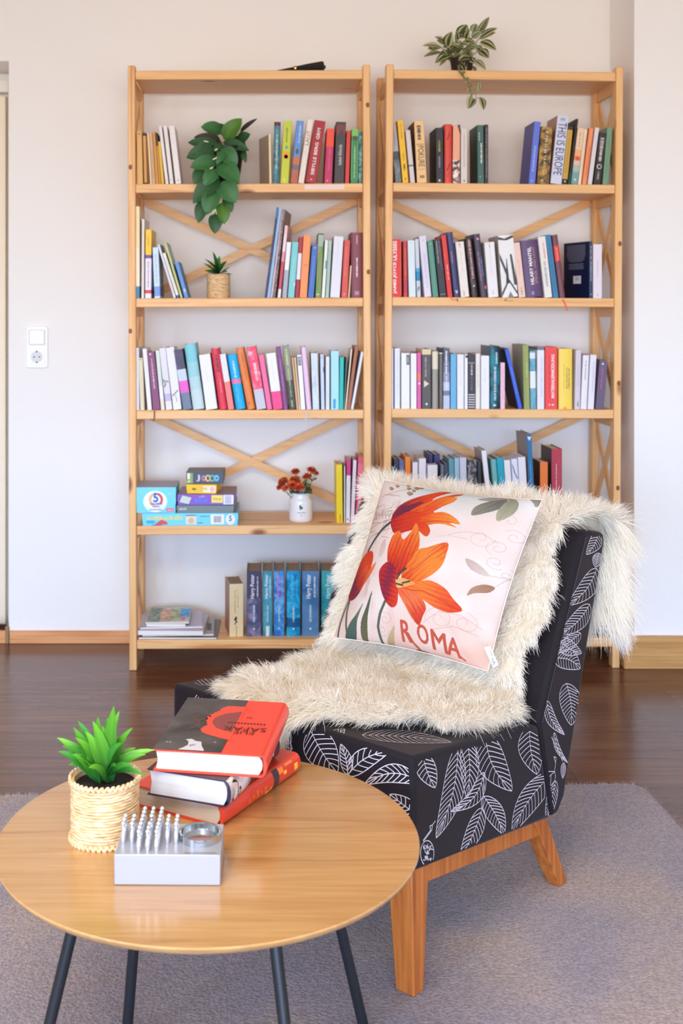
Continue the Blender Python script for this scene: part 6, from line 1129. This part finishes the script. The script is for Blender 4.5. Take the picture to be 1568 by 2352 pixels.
tone = (.5+.5*h(ci, cj, 9))[:, None]*.5 + rng.random((NS, 1))*.5; c0 = np.array(rgb((251, 245, 233))); c1 = np.array(rgb((254, 251, 245))); cc = c0*(1-tone)+c1*tone
CO = np.ones((NS, LV*2, 4), np.float32); CO[:, :, :3] = cc[:, None]; ca.data.foreach_set('color', CO.ravel()); me.shade_smooth()
fl = bpy.data.objects.new('fleece', me); COL.objects.link(fl); fl.parent = o2; fl['kind'] = 'stuff'

# ================================================================ cushion with the flower print
o3 = thing('throw_pillow', 'square pillow printed with orange tulips and the word Roma, leaning on the chair back', 'pillow', MC)
C_ = {k: np.array(v_) for k, v_ in dict(BR=(.400, .090, .487), BL=(.385, .490, .485), TL=(.565, .478, .829), TR=(.570, .058, .826)).items()}
nrm = np.cross(C_['TR']-C_['TL'], C_['BL']-C_['TL']); nrm /= np.linalg.norm(nrm)
if nrm[0] > 0: nrm = -nrm
def bil(s, t): return (C_['TL']*((1-s)*(1-t))[..., None] + C_['TR']*(s*(1-t))[..., None] + C_['BL']*((1-s)*t)[..., None] + C_['BR']*(s*t)[..., None])
def pill(s, t, sgn, amp):
    x, y = 2*s-1, 2*t-1; k = .055; s2 = .5+(s-.5)*(1-k*np.cos(math.pi/2*y)); t2 = .5+(t-.5)*(1-k*np.cos(math.pi/2*x)); hgt = amp*(np.clip(np.cos(math.pi/2*x), 0, 1)**.55)*(np.clip(np.cos(math.pi/2*y), 0, 1)**.55)
    wr_ = .004*np.sin(s*9+t*4)*np.sin(t*8-s*3) + np.exp(-((s-.93)**2+(t-.86)**2)/.006)*(-.012) + np.exp(-(((s-.80)-(t-.9)*.8)**2)/.0012)*np.clip(t-.7, 0, 1)*(-.03); hh = hgt + wr_*np.clip(hgt/amp, 0, 1)*(1 if sgn > 0 else 0)
    return bil(s2, t2) + nrm*sgn*hh[..., None]
NG = 430; tt, ss = np.meshgrid(np.linspace(0, 1, NG), np.linspace(0, 1, NG), indexing='ij')
QP = np.array([(880, 1107), (1250, 1152), (775, 1470), (1137, 1545)], float)
ap = QP[0]*((1-ss)*(1-tt))[..., None]+QP[1]*(ss*(1-tt))[..., None]+QP[2]*((1-ss)*tt)[..., None]+QP[3]*(ss*tt)[..., None]
A = (ap.reshape(-1, 2)-np.array((740, 1050)))*2.063; X, Y = A[:, 0], A[:, 1]            # the print's own drawing grid
def msk(poly):
    r_ = np.zeros(len(X), bool); n = len(poly)
    for i in range(n):
        (x1, y1), (x2, y2) = poly[i], poly[(i+1) % n]
        if y1 == y2: continue
        r_ ^= ((y1 > Y) != (y2 > Y)) & (X < (x2-x1)*(Y-y1)/(y2-y1)+x1)
    return r_
def sm(poly, n=4):      # rounder outline
    P = np.array(poly, float); out = []; N_ = len(P)
    for i in range(N_):
        p0, p1, p2, p3 = P[i-1], P[i], P[(i+1) % N_], P[(i+2) % N_]
        for k in range(n): f = k/n; out.append(.5*((2*p1)+(-p0+p2)*f+(2*p0-5*p1+4*p2-p3)*f*f+(-p0+3*p1-3*p2+p3)*f**3))
    return out
def vnoise(fx, fy, k): 
    gx, gy = X*fx, Y*fy; ix, iy = np.floor(gx), np.floor(gy); fx_, fy_ = gx-ix, gy-iy; fx_ = fx_*fx_*(3-2*fx_); fy_ = fy_*fy_*(3-2*fy_)
    return (h(ix, iy, k)*(1-fx_)+h(ix+1, iy, k)*fx_)*(1-fy_)+(h(ix, iy+1, k)*(1-fx_)+h(ix+1, iy+1, k)*fx_)*fy_
def mixc(m, c, a=1.0):
    global IMG
    a = (np.asarray(a)*m)[:, None] if np.ndim(a) else (m*a)[:, None]; IMG = IMG*(1-a)+np.asarray(c, float)*a
def grad(poly, b0, t0, stops, streak=.16, k=1, smooth_=True):
    m = msk(sm(poly) if smooth_ else poly).astype(float); b0, t0 = np.array(b0, float), np.array(t0, float); d = t0-b0; L2 = d@d
    q = ((X-b0[0])*d[0]+(Y-b0[1])*d[1])/L2; cr = ((X-b0[0])*-d[1]+(Y-b0[1])*d[0])/math.sqrt(L2); q = q+streak*(np.sin(cr*.30+k)+.8*np.sin(cr*.83+k*2)+.6*(vnoise(.05, .05, k)-.5)*2)*.5
    ps = [s[0] for s in stops]; col = np.stack([np.interp(q, ps, [s[1][j] for s in stops]) for j in range(3)], -1); 
    global IMG
    IMG = IMG*(1-m[:, None])+col*m[:, None]
def stroke(pts, wd, c, a=1.0):
    P = np.array(pts, float); best = np.full(len(X), 1e9)
    for i in range(len(P)-1):
        d = P[i+1]-P[i]; L2 = d@d+1e-9; t = np.clip(((X-P[i, 0])*d[0]+(Y-P[i, 1])*d[1])/L2, 0, 1); best = np.minimum(best, np.hypot(X-P[i, 0]-t*d[0], Y-P[i, 1]-t*d[1]))
    mixc(np.clip((wd/2+.8-best)/1.6, 0, 1), c, a)
IMG = np.tile(np.array((250., 226, 216)), (len(X), 1))
mixc(np.clip((330-Y)/180, 0, 1)*np.clip((X-330)/200, 0, 1), (214, 226, 224), .95); mixc(np.clip((430-X-(Y-100)*.22)/160, 0, 1), (232, 190, 172), .9); mixc(np.clip((Y-760)/200, 0, 1), (244, 196, 178), .9); mixc(np.clip((160-Y)/60, 0, 1)*np.clip((420-X)/120, 0, 1), (206, 200, 186), .8)
mixc(np.clip(vnoise(.012, .012, 3)-.35, 0, 1), (255, 250, 246), .7); mixc(np.clip(vnoise(.02, .02, 5)-.55, 0, 1)*(X < 420), (214, 150, 140), .5)
rq = random.Random(12); br = (150, 112, 96)
for k in range(26):       # faint sketched buildings on the left
    x, y = rq.uniform(230, 440), rq.uniform(190, 430); stroke([(x, y), (x+rq.uniform(20, 80), y+rq.uniform(-16, 12))], 2.2, br, .75)
for k in range(16):
    x, y = rq.uniform(250, 430), rq.uniform(200, 420); stroke([(x, y), (x+rq.uniform(-14, -4), y+rq.uniform(20, 60))], 2.0, br, .7)
for y in (300, 345, 395): stroke([(215, y+35), (300, y+5), (380, y-12)], 2.2, br, .8)
for k in range(7):
    x = 255+k*22; stroke([(x, 330), (x+4, 306), (x+14, 300), (x+20, 326)], 2.2, br, .75)
for (x, y, r_) in ((480, 155, 15), (455, 190, 18), (440, 160, 13), (500, 150, 12), (430, 140, 12), (470, 172, 12), (345, 165, 14), (375, 150, 12)):
    grad([(x-r_, y-r_*.5), (x, y-r_*.6), (x+r_, y+r_*.1), (x+r_*.3, y+r_*.8), (x-r_*.6, y+r_*.5)], (x-r_, y), (x+r_, y), [(0, (196, 160, 126)), (1, (160, 128, 100))], .1)
stroke([(290, 210), (350, 190), (420, 170), (480, 150)], 2, (150, 120, 96), .8)
def spiral(cx, cy, r0, turns, a0, c, wd=1.8, a=.55, sq=.8):
    pts = []; n = int(turns*22)
    for i in range(n+1): f = i/n; r_ = r0*(1-.85*f); g_ = a0+turns*2*math.pi*f; pts.append((cx+r_*math.cos(g_), cy+sq*r_*math.sin(g_)))
    stroke(pts, wd, c, a)
cl = (184, 140, 134)
for a in ((830, 430, 60, 1.3, 0), (900, 470, 50, 1.5, 2), (960, 410, 46, 1.4, 4), (890, 540, 42, 1.3, 1), (640, 820, 70, 1.5, 3), (750, 830, 60, 1.3, 5), (370, 820, 46, 1.6, 2), (345, 870, 34, 1.4, 0), (940, 330, 40, 1.2, 3), (930, 590, 36, 1.2, 5)): spiral(*a, cl)
stroke([(690, 420), (760, 400), (840, 405), (900, 450)], 2, cl, .6); stroke([(560, 840), (640, 790), (740, 800), (820, 850)], 2, cl, .6); stroke([(600, 870), (700, 850), (800, 880)], 2, cl, .6); stroke([(640, 430), (700, 425), (780, 440)], 2, cl, .5)
for (x, y, s1) in ((345, 480, 1), (275, 640, .7), (265, 685, .6)): grad([(x-18*s1, y+40*s1), (x-10*s1, y-20*s1), (x+12*s1, y-45*s1), (x+20*s1, y), (x+2*s1, y+44*s1)], (x, y-40), (x, y+40), [(0, (226, 190, 178)), (1, (236, 206, 194))], .1)
# leaves top right and right
gl = [(0, (110, 106, 98)), (.6, (138, 132, 118)), (1, (150, 146, 130))]
grad([(786, 213), (840, 196), (930, 203), (870, 222)], (930, 205), (786, 213), [(0, (150, 140, 126)), (1, (176, 166, 150))]); grad([(779, 308), (786, 258), (840, 222), (912, 212), (894, 262), (840, 290)], (912, 212), (779, 305), gl, k=3); grad([(890, 334), (884, 276), (925, 206), (962, 230), (952, 288)], (930, 205), (890, 334), [(0, (150, 146, 120)), (1, (186, 182, 154))], k=4); grad([(1000, 198), (1052, 196), (1052, 226), (1032, 250), (1018, 226)], (1052, 200), (1020, 245), [(0, (120, 118, 110)), (1, (168, 160, 140))])
stroke([(905, 212), (840, 262), (790, 298)], 2, (86, 84, 78), .7); stroke([(934, 206), (922, 260), (896, 322)], 2, (120, 116, 96), .7)
grad([(773, 706), (796, 668), (846, 647), (884, 655), (858, 682), (806, 692)], (884, 655), (775, 706), [(0, (168, 124, 98)), (1, (190, 150, 124))]); grad([(774, 536), (826, 556), (868, 604), (836, 606), (790, 582)], (868, 604), (774, 536), [(0, (226, 206, 196)), (1, (206, 180, 168))]); stroke([(884, 652), (940, 600), (906, 606), (868, 604)], 2, (190, 150, 130), .7)
# stems and blades
for pts, wd, c in (([(378, 350), (330, 384), (286, 430), (246, 482)], 13, (66, 78, 74)), ([(152, 704), (126, 756), (108, 812), (98, 872)], 10, (92, 100, 88)), ([(158, 706), (146, 762), (146, 820), (152, 878)], 11, (100, 106, 88)), ([(380, 738), (346, 792), (326, 850), (328, 920)], 13, (96, 104, 92))): stroke(pts, wd, c)
grad([(138, 886), (164, 822), (204, 784), (252, 738), (214, 806), (196, 890)], (150, 880), (252, 738), [(0, (74, 98, 88)), (.6, (96, 112, 90)), (1, (146, 140, 112))], .2); grad([(228, 898), (234, 822), (268, 758), (308, 686), (276, 796), (258, 900)], (240, 898), (308, 686), [(0, (112, 110, 78)), (1, (84, 90, 76))], .2, 2); grad([(352, 924), (384, 880), (412, 852), (404, 892), (386, 930)], (360, 920), (410, 855), [(0, (196, 170, 120)), (1, (206, 186, 150))])
RD, OR, DK, PU = (226, 66, 34), (250, 134, 52), (186, 40, 38), (104, 44, 74)
# upper tulip
grad([(378, 336), (398, 282), (450, 236), (540, 194), (612, 166), (652, 161), (640, 178), (588, 214), (560, 262), (470, 330), (400, 350)], (378, 336), (652, 161), [(0, DK), (.25, PU), (.5, RD), (.8, (238, 84, 40)), (1, (222, 58, 34))], .22, 1)
grad([(470, 300), (560, 240), (640, 196), (708, 176), (700, 192), (664, 206), (620, 236), (560, 300), (500, 330)], (470, 300), (708, 176), [(0, RD), (.6, OR), (.85, (232, 70, 38)), (1, RD)], .25, 2)
grad([(560, 262), (640, 208), (692, 204), (686, 234), (640, 264), (604, 292), (540, 330)], (540, 330), (692, 210), [(0, RD), (.5, (240, 98, 44)), (1, (252, 150, 62))], .2, 3)
grad([(380, 340), (450, 300), (540, 296), (610, 300), (570, 350), (520, 388), (470, 404), (420, 414), (392, 392)], (380, 350), (600, 300), [(0, DK), (.3, (214, 56, 36)), (.7, RD), (1, (240, 92, 42))], .24, 4)
grad([(540, 340), (590, 306), (650, 296), (704, 322), (736, 362), (690, 356), (722, 380), (650, 362), (590, 368), (560, 376)], (540, 340), (736, 362), [(0, (236, 84, 38)), (.5, (250, 128, 48)), (1, (252, 150, 66))], .2, 5)
grad([(520, 360), (566, 352), (600, 398), (586, 432), (552, 410), (532, 388)], (530, 360), (590, 430), [(0, RD), (1, (236, 92, 44))], .2, 6); grad([(384, 322), (440, 268), (520, 240), (540, 246), (470, 292), (400, 330)], (384, 322), (540, 246), [(0, (150, 40, 50)), (.5, PU), (1, (170, 50, 50))], .3, 7); stroke([(560, 352), (640, 346), (700, 352)], 4, (168, 42, 34), .6)
# left tulip
grad([(134, 646), (148, 584), (190, 524), (236, 488), (276, 488), (292, 518), (286, 574), (258, 636), (218, 690), (180, 712), (146, 702)], (140, 640), (290, 560), [(0, (160, 40, 48)), (.18, PU), (.45, (214, 56, 38)), (.8, (232, 80, 42)), (1, RD)], .2, 8); grad([(266, 600), (300, 560), (318, 552), (296, 598), (240, 662), (228, 670)], (228, 670), (318, 552), [(0, RD), (1, (248, 140, 70))], .1, 9); grad([(196, 640), (226, 590), (262, 556), (256, 610), (214, 660)], (200, 650), (262, 556), [(0, (176, 44, 44)), (1, (240, 104, 52))], .2, 10); stroke([(160, 690), (176, 620), (226, 520)], 4, (120, 40, 60), .6)
# big open flower
grad([(386, 545), (382, 478), (402, 418), (436, 398), (462, 444), (500, 400), (522, 358), (546, 420), (552, 492), (508, 566), (462, 622), (410, 624)], (430, 620), (500, 380), [(0, DK), (.35, RD), (.7, (244, 104, 44)), (1, (252, 140, 52))], .26, 11); stroke([(440, 610), (470, 530), (512, 420)], 5, (176, 42, 40), .55); stroke([(420, 610), (424, 520), (432, 430)], 4, (190, 50, 40), .5)
grad([(468, 622), (508, 560), (548, 500), (600, 488), (692, 463), (690, 530), (664, 590), (604, 636), (540, 662), (490, 660)], (460, 650), (692, 470), [(0, (214, 60, 36)), (.25, (246, 120, 46)), (.7, (252, 146, 58)), (1, (236, 92, 44))], .22, 12); stroke([(480, 640), (560, 580), (680, 478)], 5, (200, 60, 44), .6); stroke([(490, 630), (530, 570), (560, 510)], 4, (216, 70, 40), .5)
grad([(446, 684), (520, 664), (604, 650), (676, 680), (714, 730), (748, 776), (690, 792), (626, 774), (566, 736), (500, 700)], (446, 684), (748, 776), [(0, (232, 80, 40)), (.35, (250, 136, 56)), (.7, (240, 98, 48)), (1, (226, 70, 40))], .2, 13); stroke([(470, 690), (580, 700), (660, 740), (730, 774)], 6, (196, 56, 44), .55)
grad([(444, 690), (486, 688), (556, 722), (582, 772), (562, 812), (536, 852), (504, 816), (472, 752)], (450, 690), (540, 850), [(0, (238, 104, 60)), (.4, (246, 128, 78)), (.75, (226, 76, 50)), (1, (214, 62, 44))], .2, 14); stroke([(470, 700), (520, 760), (534, 840)], 4, (196, 56, 50), .5)
grad([(343, 604), (372, 562), (408, 560), (442, 602), (452, 662), (440, 752), (410, 772), (380, 742), (358, 690)], (350, 640), (450, 680), [(0, (196, 44, 44)), (.4, (122, 40, 70)), (.7, (190, 40, 40)), (1, (224, 66, 40))], .25, 15); grad([(442, 640), (480, 640), (540, 664), (480, 680), (444, 682)], (442, 660), (540, 664), [(0, (240, 190, 120)), (1, (250, 160, 80))], .1)
for (x0_, y0_, x1_, y1_) in ((452, 622, 486, 590), (446, 642, 466, 612), (476, 604, 494, 594), (474, 662, 512, 654), (440, 664, 474, 672)): stroke([(x0_, y0_), (x1_, y1_)], 8, (72, 66, 62), .95)
stroke([(440, 660), (458, 630)], 3, (200, 180, 90), .9)
# the word, letter by letter
ink_ = (206, 92, 70)
for s_t, TLc, TRc, BLc in (('R', (447, 828), (492, 836), (440, 918)), ('O', (524, 846), (574, 854), (522, 926)), ('M', (592, 868), (656, 886), (584, 950)), ('A', (660, 892), (716, 906), (650, 968))):
    tv, tf = text_geo(s_t, 0.0); TLc, TRc, BLc = map(np.array, (TLc, TRc, BLc)); Pm = [tuple(BLc+(TRc-TLc)*a+(TLc-BLc)*b_) for a, b_ in tv]
    m = np.zeros(len(X), bool)
    for ox_, oy_ in ((0, 0), (2.4, 0), (-2.4, 0), (0, 2), (0, -2)):
        for f_ in tf: m |= msk([(Pm[i][0]+ox_, Pm[i][1]+oy_) for i in f_])
    mixc(m.astype(float), ink_)
stroke([(474, 886), (492, 928), (512, 952)], 10, ink_); stroke([(700, 968), (716, 984), (724, 988)], 7, ink_)
grad([(438, 962), (500, 950), (570, 972), (598, 990), (540, 984), (470, 968)], (438, 960), (598, 990), [(0, (104, 92, 70)), (1, (130, 120, 96))], .1)
IMG = IMG*.785*(1+(vnoise(.5, .5, 9)[:, None]-.5)*.05); lin = np.where(IMG/255 <= .04045, IMG/255/12.92, ((np.clip(IMG, 0, 255)/255+.055)/1.055)**2.4)
prn = attr_mat('printed_cotton', .85, .15, bump=(1100, .18, .0005)); PF = pill(ss, tt, 1, .066).reshape(-1, 3)
b = MB(); b.v = [tuple(x) for x in PF]; b.slot(prn); b.f = [(i*NG+j, (i+1)*NG+j, (i+1)*NG+j+1, i*NG+j+1) for i in range(NG-1) for j in range(NG-1)]; b.m = [0]*len(b.f); b.build('front_cover', o3, smooth=180, cols=lin)
NB_ = 60; t2, s2 = np.meshgrid(np.linspace(0, 1, NB_), np.linspace(0, 1, NB_), indexing='ij'); PB = pill(s2, t2, -1, .050).reshape(-1, 3); plain = mat((240, 214, 202), .85, .15)
b = MB(); b.add([tuple(x) for x in PB], [(i*NB_+j, i*NB_+j+1, (i+1)*NB_+j+1, (i+1)*NB_+j) for i in range(NB_-1) for j in range(NB_-1)], plain); b.build('back_cover', o3, smooth=180)
e = np.linspace(0, 1, 30); z_, on_ = np.zeros(30), np.ones(30); loop = np.concatenate([pill(e, z_, 1, .06)[:-1], pill(on_, e, 1, .06)[:-1], pill(e[::-1], on_, 1, .06)[:-1], pill(z_, e[::-1], 1, .06)])
b = MB(); b.tube([Vector(x) for x in loop], .0014, mat((222, 198, 186), .8), 7); b.build('seam_piping', o3, smooth=80)
w4 = [at(1112, 1487, 2.405), at(1125, 1484, 2.41), at(1144, 1528, 2.395), at(1132, 1534, 2.39)]; w4 = [MCi @ x for x in w4]; b = MB(); lw = mat((240, 243, 248), .6); b.add(w4, [(0,3,2,1)], lw); th_ = Vector((.0012, 0, 0)); b.add([x+th_ for x in w4], [(0,1,2,3)], lw)
fr_ = Vector((-.0008, 0, .0)); b.text('Vivalt', w4[3]*.78+w4[2]*.22+fr_+(w4[0]-w4[3])*.12, (w4[0]-w4[3])*.72, (w4[2]-w4[3])*.60*-1+ (w4[2]-w4[3])*0, mat((44, 50, 90), .6)) if False else b.text('Vivalt', w4[2]*.8+w4[3]*.2+fr_+(w4[1]-w4[2])*.10, (w4[1]-w4[2])*.74, (w4[3]-w4[2])*.62, mat((44, 50, 90), .6))
tg = b.build('care_label', o3, smooth=0); tg['label'] = 'small white fabric label with blue writing'
